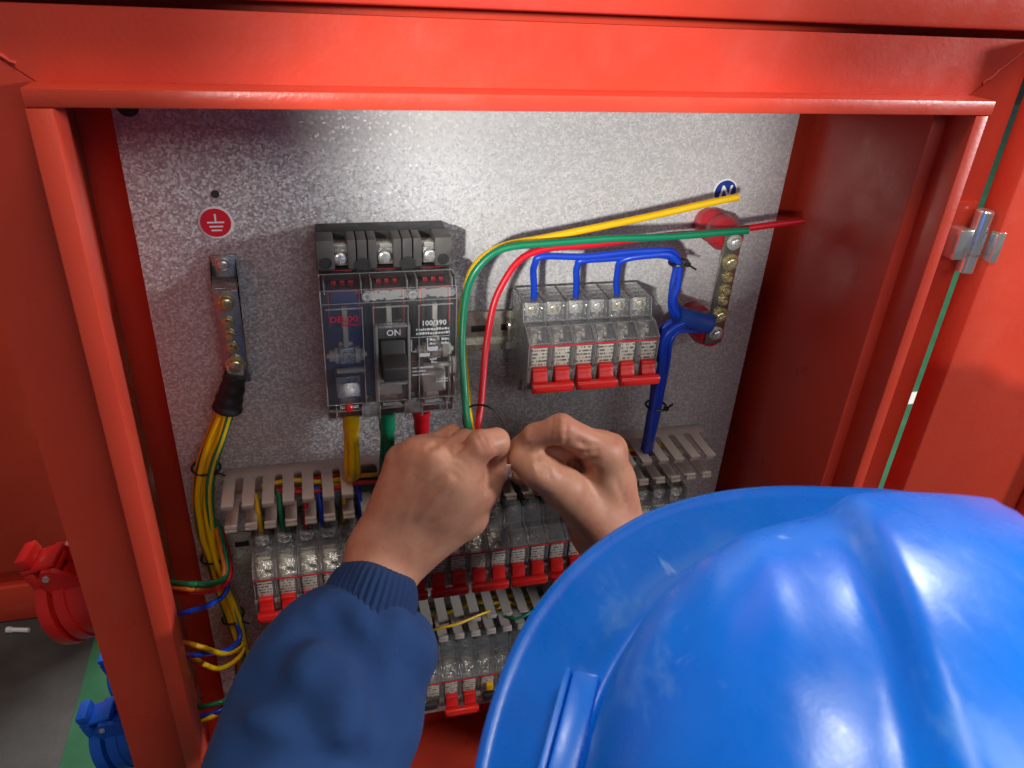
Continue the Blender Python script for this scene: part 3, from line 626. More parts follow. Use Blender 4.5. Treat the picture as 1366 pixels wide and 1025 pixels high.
for k in range(3):
    xc = BX0 + (k + 0.5) * PW - (0.0005 if k else -0.0015) + (k - 1) * 0.001
    tm = part('terminal_clamp', MB().box(xc - 0.0078, xc + 0.0078, -0.033, -0.0204, -0.2058, -0.1905, 0.0008).box(xc - 0.0072, xc + 0.0072, -0.0345, -0.0332, -0.2055, -0.1935, 0.0005), 'rail_steel', mc)
    sc = MB().lathe((xc, -0.0347, -0.1990), (0, -1, 0), [(0, 0.0056), (0.0007, 0.0058), (0.0012, 0.0050), (0.0016, 0.0050), (0.0040, 0.0046), (0.0048, 0.0034), (0.0048, 0.0010)], 18)
    sc.box(xc - 0.0034, xc + 0.0034, -0.0401, -0.0395, -0.1996, -0.1984).box(xc - 0.0006, xc + 0.0006, -0.0402, -0.0395, -0.2024, -0.1956)
    part('terminal_screw', sc, 'steel', tm)
    part('terminal_slip', MB().box(xc - 0.0075, xc + 0.0075, -0.0400, -0.0397, -0.2115, -0.2066, 0.0001), 'maroon_inside', mc)
    # inside: a pole chamber with its contact arm, springs and side wall
    z0, z1 = -0.3200, -0.2120; cm = 'navy_inside' if k == 0 else 'black_plastic'
    pc = part('pole_chamber', MB().box(BX0 + k * PW + 0.0022, BX0 + (k + 1) * PW - 0.0022, -0.0440, -0.0398, -0.282, z1, 0.0008), cm, mc)
    part('arc_plate_stack', MB().box(xc - 0.0095, xc + 0.0095, -0.0575, -0.0442, -0.2250, -0.2130, 0.001), 'navy_inside' if k == 0 else 'charcoal_plastic', mc)
    for q in range(3): part('vent_tab', MB().box(xc - 0.0080 + q * 0.0058, xc - 0.0046 + q * 0.0058, -0.0560, -0.0540, -0.2135, -0.2085, 0.0004), 'maroon_inside', mc)
    fr = MB()
    for a in ((-0.0105, 0.0105, -0.2150, -0.2140), (-0.0110, -0.0102, -0.2420, -0.2140), (0.0102, 0.0110, -0.2420, -0.2140)): fr.box(xc + a[0], xc + a[1], -0.0600, -0.0593, a[2], a[3])
    part('printed_outline', fr, 'print_red', mc, smooth=False)
    part('contact_arm', MB().box(xc - 0.0018, xc + 0.0018, -0.0610, -0.0560, -0.2580, -0.2270, 0.0006).box(xc - 0.005, xc + 0.005, -0.0520, -0.0480, -0.2620, -0.2585, 0.0006), 'cream_plastic', mc)
    zc = -0.266
    if k != 1:
        lk = MB()
        for a, b, r in ((-0.0125, -0.0085, 0.0042), (-0.0083, -0.0060, 0.0058), (0.0060, 0.0095, 0.0062), (0.0097, 0.0125, 0.0046), (-0.0145, 0.0145, 0.0018)):
            lk.lathe((xc + a, -0.0520, zc), (1, 0, 0), [(0, r), (b - a, r)], 14)
        for v in range(len(lk.v)): lk.v[v] = (lk.v[v][0], lk.v[v][1] - 0.0045, lk.v[v][2])
        part('linkage_shaft', lk, 'cream_plastic', mc)
        part('linkage_yoke', MB().box(xc - 0.0056, xc + 0.0056, -0.0580, -0.0480, zc - 0.0070, zc + 0.0060, 0.0012).box(xc - 0.0030, xc + 0.0030, -0.0605, -0.0582, zc - 0.0045, zc + 0.0035, 0.001), 'steel', mc)
        part('trip_bar', MB().box(xc - 0.0080, xc + 0.0130, -0.0590, -0.0550, -0.2800, -0.2772, 0.0006), 'cream_plastic', mc)
    heat = MB().box(xc - 0.0090, xc + 0.0090, -0.0560, -0.0400, -0.2985, -0.2845, 0.0012).prism([(-0.2843, 0.044), (-0.2843, 0.0525), (-0.2990, 0.0615), (-0.3000, 0.0600)], xc - 0.0085, xc + 0.0085, 0.0006)
    part('trip_coil_plate', heat, 'tinned_bar' if k == 0 else 'cream_plastic', mc)
    part('outgoing_terminal', MB().box(xc - 0.0065, xc + 0.0065, -0.0440, -0.0400, -0.3190, -0.3020, 0.001).box(xc - 0.0050, xc + 0.0050, -0.0475, -0.0442, -0.3130, -0.3060, 0.001), 'steel', mc)
    if k == 0: part('test_button', MB().lathe((xc - 0.001, -0.0655, -0.3055), (0, -1, 0), [(0, 0.0030), (0.0015, 0.0030), (0.0024, 0.0020)], 16), 'red_plastic', mc)
# clear cover: shouldered shell with rib lines and posts
CV = [(-0.2068, 0.0400), (-0.2068, 0.0470), (-0.2085, 0.0500), (-0.2135, 0.0610), (-0.2220, 0.0645), (-0.3030, 0.0645), (-0.3060, 0.0575), (-0.3195, 0.0545), (-0.3240, 0.0500), (-0.3240, 0.0400)]
cv = part('clear_cover', MB().prism(CV, BX0, BX1, 0.0011), 'clear_cover', mc, ang=30)
ed = MB()
for x in (BX0 + 0.0005, BX1 - 0.0005):
    for a, b in zip(CV[1:-1], CV[2:]): ed.tube([(x, -a[1], a[0]), (x, -b[1], b[0])], 0.0005, 5)
for i in (1, 3, 4, 5, 6, 8): ed.tube([(BX0 + 0.001, -CV[i][1] - 0.0001, CV[i][0]), (BX1 - 0.001, -CV[i][1] - 0.0001, CV[i][0])], 0.00035, 5)
part('moulded_edge', ed, 'clear_edge', cv)
for k in (1, 2):
    xc = BX0 + k * PW
    part('pole_rib', MB().box(xc - 0.0042, xc - 0.0034, -0.0680, -0.0648, -0.3020, -0.2240, 0.0003).box(xc + 0.0034, xc + 0.0042, -0.0680, -0.0648, -0.3020, -0.2240, 0.0003).box(xc - 0.0030, xc + 0.0030, -0.0600, -0.0450, -0.3150, -0.3080, 0.001), 'clear_edge', cv)
    q = MB().lathe((xc, -0.0560, -0.2180), (0, -1, 0), [(0, 0.0030), (0.006, 0.0030), (0.0064, 0.0036), (0.0085, 0.0034), (0.0088, 0.0020), (0.0078, 0.0016), (0.0078, 0.0004)], 16)
    part('cover_screw', q, 'steel', cv)
    part('outgoing_rib', MB().box(xc - 0.0060, xc + 0.0060, -0.0610, -0.0585, -0.3180, -0.3065, 0.0015), 'clear_edge', cv)
for k in range(3):
    xa, xb = BX0 + k * PW + 0.003, BX0 + (k + 1) * PW - 0.003
    part('terminal_shroud', MB().box(xa, xa + 0.0009, -0.0625, -0.0470, -0.2160, -0.2072, 0.0002).box(xb - 0.0009, xb, -0.0625, -0.0470, -0.2160, -0.2072, 0.0002).box(xa, xb, -0.0655, -0.0646, -0.2262, -0.2250, 0.0002), 'clear_edge', cv)
    part('terminal_shroud', MB().box(xa + 0.003, xa + 0.0040, -0.0640, -0.0560, -0.3190, -0.3062, 0.0002).box(xb - 0.0040, xb - 0.003, -0.0640, -0.0560, -0.3190, -0.3062, 0.0002).box(xa, xb, -0.0590, -0.0580, -0.3130, -0.3118, 0.0002).tube([(xa + 0.006, -0.0600, -0.3085), (xb - 0.006, -0.0600, -0.3085)], 0.0012, 8), 'clear_edge', cv)
# handle in its window
xc = (BX0 + BX1) / 2 + 0.0008
part('handle_frame', MB().box(xc - 0.0125, xc - 0.0105, -0.0700, -0.0648, -0.3000, -0.2380, 0.0005).box(xc + 0.0105, xc + 0.0125, -0.0700, -0.0648, -0.3000, -0.2380, 0.0005).box(xc - 0.0104, xc + 0.0104, -0.0700, -0.0648, -0.2400, -0.2380, 0.0005).box(xc - 0.0104, xc + 0.0104, -0.0695, -0.0648, -0.2870, -0.2850, 0.0004), 'clear_edge', mc)
hd = part('handle', MB().prism([(-0.2500, 0.0650), (-0.2500, 0.0690), (-0.2600, 0.0715), (-0.2640, 0.0860), (-0.2740, 0.0870), (-0.2800, 0.0700), (-0.2840, 0.0650)], xc - 0.0088, xc + 0.0088, 0.0010), 'black_plastic', mc)
part('handle_plate', MB().box(xc - 0.0102, xc + 0.0102, -0.0664, -0.0650, -0.2500, -0.2405, 0.0004), 'charcoal_plastic', mc)
part('lettering', text_mb('ON', 0.0066, (xc + 0.001, -0.0668, -0.2455), (1, 0, 0), (0, 0, 1), 0.0001, 0.0001), 'print_white', mc, smooth=False)
part('lettering', text_mb('DELIXI', 0.0068, (BX0 + 0.0158, -0.0653, -0.2335), (0.98, 0, 0), (0, 0, 0.9), 0.0001, 0.00012), 'print_red', mc, smooth=False)
part('lettering', text_mb('ELECTRIC', 0.0026, (BX0 + 0.0195, -0.0653, -0.2382), (1.1, 0, 0), (0, 0, 1), 0.0001, 0.00005), 'print_red', mc, smooth=False)
# rating plate: white print on black at the right pole
rx = BX1 - 0.0200
part('rating_plate', MB().box(rx - 0.0030, rx + 0.0160, -0.0480, -0.0445, -0.2830, -0.2280, 0.0005), 'black_plastic', mc)
pr = MB()
part('lettering', text_mb('100/390', 0.0056, (rx + 0.003, -0.0655, -0.2400), (1, 0, 0), (0, 0, 1), 0.0001, 0.0001), 'print_white', mc, smooth=False)
rr = random.Random(3)
def marks(z, x0, x1, hgt, gap):
    x = x0
    while x < x1:
        w = rr.uniform(0.0007, 0.0020); pr.box(rx + x, rx + min(x + w, x1), -0.0656, -0.0653, z, z + hgt * rr.uniform(0.6, 1)); x += w + gap
for z in (-0.2455, -0.2488): marks(z, -0.010, 0.0145, 0.0020, 0.0005)
pr.box(rx - 0.0135, rx + 0.0145, -0.0656, -0.0653, -0.2509, -0.2506)
for z in (-0.2540, -0.2572): marks(z, 0.0000, 0.0040, 0.0019, 0.0004); marks(z, 0.0085, 0.0140, 0.0019, 0.0004)
for a in ((-0.0138, -0.0130, -0.2620, -0.2525), (-0.0020, -0.0014, -0.2615, -0.2515), (-0.0014, 0.0060, -0.2625, -0.2590), (-0.0080, 0.0000, -0.2668, -0.2640), (-0.0128, -0.0100, -0.2626, -0.2619)): pr.box(rx + a[0], rx + a[1], -0.0656, -0.0653, a[2], a[3])
for z, a, b in ((-0.2700, 0.0, 0.0050), (-0.2725, 0.001, 0.0050), (-0.2765, -0.0130, 0.0030), (-0.2795, -0.0130, -0.003), (-0.2825, -0.0130, 0.0040), (-0.2870, 0.0045, 0.0140), (-0.2893, 0.0045, 0.0140)): marks(z, a, b, 0.0018, 0.0004)
part('printed_rating', pr, 'print_white', mc, smooth=False)

# ================================================================== busbars
def bolt(x, y, z, r, mat, washer=True):
    prof = [(0, r * 1.45), (0.0010, r * 1.45), (0.0012, r * 1.15), (0.0020, r * 1.15), (0.0022, r)] if washer else [(0, r)]
    mb = MB().lathe((x, y, z), (0, -1, 0), prof + [(0.0046, r * 0.96), (0.0054, r * 0.75), (0.0056, r * 0.2)], 18)
    a = random.uniform(0, 1.5)
    for q in (a, a + math.pi / 2):
        dx, dz = math.cos(q) * r * 0.62, math.sin(q) * r * 0.62
        mb.tube([(x - dx, y - 0.0056, z - dz), (x + dx, y - 0.0056, z + dz)], 0.0005, 5)
    return mb
ex = P(298, 350)[0]
et = thing('earth_busbar', 'stepped metal earth busbar with five brass screws under the red sticker', 'busbar', (ex, 0, P(318, 500, 0.016)[2]))
zt = P(297, 340)[2]; zb = P(320, 510, 0.016)[2]; w = 0.0088
pr = [(zt, 0.0003), (zt, 0.0023), (zt - 0.017, 0.0023), (zt - 0.0215, 0.0168), (zb, 0.0168), (zb, 0.0148), (zt - 0.0200, 0.0148), (zt - 0.0155, 0.0003)]
part('bar', MB().prism(pr, ex - w, ex + w, 0.0003), 'tinned_bar', et)
part('screw', bolt(ex, -0.0024, P(297, 350)[2], 0.0042, 'steel'), 'steel', et)
for (px, py), r in (((301, 405), 0.0050), ((304, 432), 0.0034), ((307, 449), 0.0034), ((310, 465), 0.0034), ((314, 488), 0.0052)):
    q = P(px, py, 0.019); part('screw', bolt(q[0], -0.0169, q[2], r, 'brass_zinc'), 'brass_zinc', et)
part('foot', MB().box(ex - 0.004, ex + 0.010, -0.0148, -0.0003, zb - 0.001, zb + 0.008, 0.0006), 'tinned_bar', et)

bt, bb = P(983, 322, 0.05), P(953, 455, 0.05); nx = (bt[0] + bb[0]) / 2
nt = thing('neutral_busbar', 'vertical neutral busbar with seven screws on two red insulators', 'busbar', (nx, 0, bb[2]))
part('bar', MB().box(nx - 0.0075, nx + 0.0075, -0.0470, -0.0442, bb[2] - 0.004, bt[2] + 0.006, 0.0005), 'bar_dark', nt)
for z in (bt[2], bb[2] + 0.002):
    part('insulator', MB().lathe((nx, -0.0003, z), (0, -1, 0), [(0, 0.0120), (0.003, 0.0124), (0.009, 0.0136), (0.014, 0.0136), (0.018, 0.0116), (0.0205, 0.0113), (0.024, 0.0138), (0.031, 0.0141), (0.036, 0.0128), (0.0435, 0.0104)], 28), 'dark_red_plastic', nt)
for (px, py), r, mt in (((981, 326), 0.0044, 'steel'), ((974, 353), 0.0048, 'brass_zinc'), ((968, 373), 0.0032, 'brass_zinc'), ((964, 390), 0.0036, 'brass_zinc'), ((961, 404), 0.0030, 'brass_zinc'), ((957, 424), 0.0046, 'brass_zinc'), ((953, 448), 0.0042, 'steel')):
    q = P(px, py, 0.052); part('screw', bolt(nx + 0.0005, -0.0471, q[2], r, mt), mt, nt)

# ================================================================== wires
def wire(pts, r, col, label, group=None, seg=7, n=10, world=False, stripe=None):
    w = [np.array(p) for p in pts] if world else pix(pts)
    path = spline(w, seg); a0, b0 = random.uniform(0, 6), random.uniform(0, 6)
    path = [q + (r * 0.11) * min(1, 0.25 * min(i, len(path) - 1 - i)) * np.array([math.sin(0.55 * i + a0), math.sin(0.41 * i + b0), math.sin(0.47 * i + a0 + b0)]) for i, q in enumerate(path)]   # a hand-bent wire is never quite even
    mb = MB().tube(path, r, n, stripe=stripe)
    return single('wire', mb, ['wire_' + col] + (['wire_green'] if stripe else []), label, 'wire', group)
def tie(c, axis, r, label, tail=(0.004, -0.003, 0.006)):
    mb = MB(); A = np.array(axis, float); A /= np.linalg.norm(A); U = np.cross(A, [0.2, 1, 0.1]); U /= np.linalg.norm(U); V = np.cross(A, U); c = np.array(c, float)
    mb.tube([c + r * (math.cos(a) * U + math.sin(a) * V) for a in np.linspace(0, 2 * math.pi, 22)], 0.0011, 6, caps=False)
    k = c + np.array([r, -r, 0]) * 0.75; mb.box(k[0] - 0.002, k[0] + 0.002, k[1] - 0.002, k[1] + 0.002, k[2] - 0.0016, k[2] + 0.0016, 0.0005)
    mb.tube([k, k + np.array(tail)], 0.0009, 5)
    return single('cable_tie', mb, 'wire_black', label, 'cable tie', 'black cable ties')
LOOSE = 'loose wires held in the hand'
wire([(652, 606, 0.088), (636, 592, 0.092), (628, 572, 0.094), (623, 520, 0.072), (616, 450, 0.054), (619, 400, 0.048), (633, 357, 0.044), (665, 331, 0.043), (722, 318, 0.044), (800, 303, 0.046), (882, 285, 0.049), (985, 263, 0.054)], 0.00285, 'yellow', 'thick yellow wire bent towards the blue N sticker', LOOSE)
wire([(655, 610, 0.094), (636, 596, 0.098), (626, 572, 0.100), (619, 520, 0.080), (617, 450, 0.064), (621, 400, 0.058), (637, 357, 0.056), (668, 334, 0.056), (722, 325, 0.057), (800, 320, 0.058), (882, 316, 0.058), (998, 308, 0.060)], 0.0027, 'green', 'thick green wire bent over the breakers, ending at the busbar', LOOSE)
wire([(656, 612, 0.095), (642, 598, 0.098), (638, 576, 0.096), (641, 540, 0.084), (648, 470, 0.066), (653, 430, 0.060), (666, 388, 0.055), (690, 350, 0.050), (722, 334, 0.048), (790, 326, 0.046), (880, 316, 0.045), (955, 309, 0.046), (1072, 295, 0.052)], 0.0026, 'red', 'thick red wire bent over the breakers, its end past the plate edge', LOOSE)
wire([(668, 600, 0.125), (678, 585, 0.118), (670, 560, 0.105), (652, 543, 0.095), (632, 541, 0.088), (619, 551, 0.085), (620, 568, 0.088), (634, 590, 0.095), (650, 604, 0.100)], 0.0009, 'black', 'thin black wire looped between the two hands', seg=8, n=7)

# neutral wires of the short row
BL = 'blue neutral wires'
blu = [[(712, 404, 0.030), (712, 372, 0.036), (713, 352, 0.042), (724, 343, 0.045), (780, 342, 0.046), (840, 337, 0.048), (880, 334, 0.050), (898, 337, 0.050), (906, 350, 0.050), (902, 380, 0.050), (900, 402, 0.050), (906, 418, 0.048), (930, 424, 0.046)],
       [(768, 402, 0.030), (769, 370, 0.036), (770, 355, 0.040), (780, 347, 0.042), (840, 343, 0.044), (878, 340, 0.046), (894, 344, 0.046), (901, 356, 0.046), (897, 382, 0.046), (895, 404, 0.046), (902, 422, 0.045), (930, 428, 0.045)],
       [(823, 399, 0.030), (823, 372, 0.036), (825, 354, 0.042), (836, 345, 0.046), (868, 341, 0.050), (888, 339, 0.053), (899, 344, 0.054), (907, 356, 0.054), (904, 380, 0.053), (898, 404, 0.052), (908, 424, 0.049), (930, 427, 0.047)]]
for k, pts in enumerate(blu):
    wire(pts, 0.00265, 'blue', ('blue wire from the breaker beside the bare rail to the neutral busbar', 'blue wire from the middle clear breaker to the neutral busbar', 'blue wire from the breaker beside the bundle to the neutral busbar')[k], BL)
ta, tb = P(902, 421, 0.047), P(946, 432, 0.047)
mb = MB(); mb.tube([ta + (tb - ta) * t for t in np.linspace(0, 1, 8)], 0.0080, 16, rfun=lambda t: 0.0090 - 0.0012 * math.sin(math.pi * t) + 0.0004 * math.sin(25 * t))
single('heat_shrink_sleeve', mb, 'shrink_blue', 'dark blue heat-shrink sleeve joining the blue wires at the neutral busbar', 'sleeve')
down = [[(912, 430, 0.046), (896, 434, 0.046), (884, 448, 0.046), (880, 480, 0.046), (876, 530, 0.046), (868, 575, 0.046), (860, 606, 0.032)],
        [(912, 433, 0.050), (900, 440, 0.050), (889, 455, 0.050), (885, 485, 0.050), (879, 532, 0.049), (871, 577, 0.047), (864, 607, 0.032)],
        [(912, 427, 0.044), (892, 432, 0.043), (879, 449, 0.042), (874, 482, 0.042), (870, 530, 0.042), (863, 575, 0.042), (857, 604, 0.030)],
        [(912, 431, 0.054), (898, 438, 0.054), (886, 452, 0.054), (882, 484, 0.054), (874, 532, 0.053), (866, 577, 0.050), (861, 608, 0.036)]]
for pts in down: wire(pts, 0.0026, 'blue', 'blue wire in the bundle dropping from the sleeve into the beige duct', 'blue wires of the dropping bundle')
wire([(946, 443, 0.044), (920, 441, 0.046), (903, 444, 0.047), (895, 456, 0.048), (891, 485, 0.047), (882, 533, 0.045), (873, 577, 0.043), (867, 606, 0.030)], 0.0019, 'blue', 'thin blue wire from the lowest busbar screw beside the bundle', BL)
tie(P(905, 350, 0.050), P(905, 356, 0.05) - P(905, 340, 0.05), 0.0072, 'black cable tie on the bend of the blue wires', (0.006, -0.004, -0.003))
tie(P(875, 541, 0.047), P(872, 560, 0.047) - P(880, 520, 0.047), 0.0088, 'black cable tie round the dropping blue bundle')

# earth wires
yg = 'yellow-green earth wires'
ctr = [(303, 540), (288, 585), (275, 625), (271, 668), (276, 712), (284, 742), (297, 785), (312, 826), (322, 862), (326, 905)]
for k, (ox, oh) in enumerate(((-9, 0.018), (-3, 0.024), (3, 0.027), (9, 0.020), (1, 0.015), (-6, 0.0265), (6, 0.0270))):
    sq = [1.1, 1.2, 1.15, 1.2, 1.1, 0.9, 0.9, 1.0, 0.8, 1.0]
    pts = [(x + ox * s, y + random.uniform(-2, 2), oh + 0.002 * math.sin(i + k)) for i, ((x, y), s) in enumerate(zip(ctr, sq))]
    wire([(306 + ox * 0.5, 520, oh)] + [(pts[0][0] - ox * 0.3, pts[0][1], oh)] + pts[1:], 0.0025, 'yellow', 'yellow-green earth wire in the bundle hanging from the earth busbar', yg, stripe=(2, (1, 4, 7, 2, 5, 8, 0)[k]))
mb = MB(); a, b = P(313, 500, 0.022), P(303, 546, 0.022)
mb.tube(spline([a, a + (b - a) * 0.35 + [0.0005, 0, 0], a + (b - a) * 0.7, b], 5), 0.008, 16, rfun=lambda t: 0.0078 + 0.0036 * t + 0.0004 * math.sin(22 * t))
single('heat_shrink_sleeve', mb, 'shrink_black', 'black heat-shrink sleeve on the earth wires under the busbar', 'sleeve')
a = P(314, 496, 0.02); mb = MB().box(a[0] - 0.006, a[0] + 0.006, -0.0215, -0.0172, a[2] - 0.006, a[2] + 0.006, 0.0008)
mb.lathe((a[0], -0.020, a[2] - 0.003), (0.1, 0, -1), [(0, 0.0045), (0.008, 0.0052)], 14)
single('cable_lug', mb, 'steel', 'tinned cable lug under the last earth screw', 'cable lug')
for (x, y), ax, r, lb in (((275, 624), (0.1, 0, 1), 0.0108, 'black cable tie on the earth wires level with the duct'), ((284, 742), (-0.15, 0, 1), 0.0098, 'black cable tie on the earth wires where the socket wires branch'), ((311, 822), (-0.25, 0, 1), 0.0098, 'lowest black cable tie on the earth wires')):
    tie(P(x, y, 0.020), ax, r, lb, (0.007, -0.003, -0.002))
# wires to the sockets on the outside wall
SW = 'socket wires'
xw = -0.1475
def to_wall(px, py, x=xw): return tuple(PX(px, py, x))
def swire(px0, tail, r, col, label):
    w = [P(*q) for q in px0] + [np.array(to_wall(*tail))]
    wire(w, r, col, label, SW, world=True)
swire([(291, 700, 0.022), (300, 735, 0.030), (303, 762, 0.040), (290, 777, 0.055), (255, 779, 0.085)], (214, 776), 0.0022, 'green', 'upper green wire curving from the earth bundle to the left wall')
swire([(294, 705, 0.020), (305, 740, 0.028), (306, 770, 0.038), (290, 786, 0.053), (255, 791, 0.083)], (214, 790), 0.0022, 'red', 'red wire curving from the earth bundle to the left wall')
swire([(288, 705, 0.026), (296, 740, 0.033), (299, 766, 0.043), (286, 783, 0.057), (252, 786, 0.086)], (214, 784), 0.0020, 'orange', 'orange wire curving from the earth bundle to the left wall')
swire([(296, 740, 0.024), (304, 775, 0.034), (298, 795, 0.044), (278, 807, 0.060), (250, 817, 0.085)], (222, 822), 0.0022, 'blue', 'blue wire curving to the left wall under the red wire')
swire([(313, 820, 0.020), (322, 850, 0.030), (318, 865, 0.040), (296, 872, 0.058), (265, 862, 0.082)], (232, 855), 0.0022, 'yellow', 'upper yellow wire looping to the left wall')
swire([(316, 825, 0.020), (325, 856, 0.030), (318, 878, 0.042), (292, 892, 0.060), (270, 885, 0.075)], (250, 873), 0.0022, 'yellow', 'lower yellow wire looping to the left wall')
swire([(312, 822, 0.024), (320, 848, 0.034), (312, 862, 0.044), (292, 870, 0.058), (262, 874, 0.082)], (232, 874), 0.0022, 'blue', 'blue wire between the two yellow loops')
swire([(326, 890, 0.020), (328, 912, 0.030), (316, 925, 0.045), (290, 938, 0.065)], (246, 947), 0.0022, 'green', 'lower green wire running to the left wall beside the sleeve')
swire([(329, 895, 0.022), (330, 918, 0.032), (314, 934, 0.048), (288, 950, 0.066)], (248, 962), 0.0022, 'blue', 'lowest blue wire running to the left wall')
swire([(331, 900, 0.018), (328, 925, 0.030), (306, 945, 0.048), (280, 958, 0.068)], (250, 972), 0.0022, 'yellow', 'lowest yellow wire running to the left wall')

# outgoing wires of the moulded case breaker
for k, (col, sx, ex_, ey) in enumerate((('yellow', 468, 470, 638), ('green', 516, 517, 632), ('red', 562, 565, 622))):
    a, b = P(sx, 548, 0.046), P(sx + 1, 585, 0.046)
    mb = MB().tube(spline([a, (a + b) / 2, b], 5), 0.007, 16, rfun=lambda t: 0.0072 - 0.0016 * t + 0.0004 * math.sin(14 * t))
    single('heat_shrink_sleeve', mb, 'wire_' + col, col + ' heat-shrink sleeve under the three-pole breaker', 'sleeve', 'coloured sleeves under the breaker')
    for i, (dx, dh) in enumerate(((-6, 0.044), (6, 0.045), (0, 0.050))):
        tailx = -18 if (k == 0 and i < 2) else -12
        wire([(sx + dx * 0.7, 575, dh), (sx + dx + 1, 600, dh), (ex_ + dx * 1.1, ey - 12, dh - 0.003), (ex_ + dx - 2, ey, dh - 0.012), (ex_ + tailx, ey + 9, 0.022), (ex_ + tailx - 26, ey + 13, 0.018)], 0.0027, col, col + ' wire dropping from the ' + col + ' sleeve into the duct', 'wires from the three-pole breaker')
# wires lying in the duct and tails to the terminals of the lower row
for k, (col, z, h) in enumerate((('yellow', -0.4005, 0.022), ('red', -0.4065, 0.026), ('green', -0.4125, 0.020), ('red', -0.4040, 0.014), ('blue', -0.4105, 0.012))):
    x = np.linspace(-0.055 + 0.012 * k, 0.31 - 0.015 * k, 16)
    wire([(xx, -h + 0.002 * math.sin(9 * i + k), z + 0.0018 * math.sin(1.7 * i + 2 * k)) for i, xx in enumerate(x)], 0.0021, col, {'yellow': 'yellow', 'red': 'red', 'green': 'green', 'blue': 'blue'}[col] + ' wire lying along the inside of the beige duct', 'wires inside the duct', seg=4, world=True)
for k, (col, px0, py0, px1, py1) in enumerate((('yellow', 341, 660, 350, 716), ('green', 370, 645, 378, 714), ('red', 405, 640, 407, 711), ('blue', 423, 640, 431, 708), ('yellow', 456, 640, 460, 706), ('blue', 476, 640, 483, 704), ('green', 706, 640, 702, 680), ('red', 725, 640, 727, 676))):
    a = P(px0, py0, 0.026); b = P(px1, py1, 0.030); a[2] = -0.4080
    wire([a + [-0.006, 0.004, 0.001], a, (a * 0.6 + b * 0.4) + [0.0006, -0.007, 0], b, b + [0.0002, 0.002, -0.004]], 0.0021, col, col + ' wire tail from the duct into ' + ('the four-pole breaker' if k < 4 else 'the two-pole breaker beside the four-pole one' if k < 6 else 'a breaker terminal below the joined fingers'), 'terminal tails', world=True)
# wires in the lower duct
for k, (col, z, h) in enumerate((('yellow', -0.566, 0.030), ('green', -0.571, 0.024), ('yellow', -0.574, 0.018))):
    x = np.linspace(-0.02, 0.30, 14)
    wire([(xx, -h - 0.003 * math.sin(4 * i + k), z + 0.003 * math.sin(1.3 * i + 2 * k)) for i, xx in enumerate(x)], 0.0019, col, col + ' wire lying along the inside of the lower duct', 'wires inside the lower duct', seg=4, world=True)
wire([(560, 848, 0.060), (585, 838, 0.064), (612, 832, 0.062), (645, 818, 0.050), (668, 810, 0.036)], 0.0014, 'yellow', 'thin yellow wire lying across the teeth of the lower duct')
wire([(672, 822, 0.052), (688, 826, 0.058), (705, 818, 0.054), (716, 806, 0.040)], 0.0014, 'green', 'thin green wire looping out of the lower duct')
wire([(705, 600, 0.004), (705, 602, 0.004)], 0.0005, 'black', 'x') if False else None

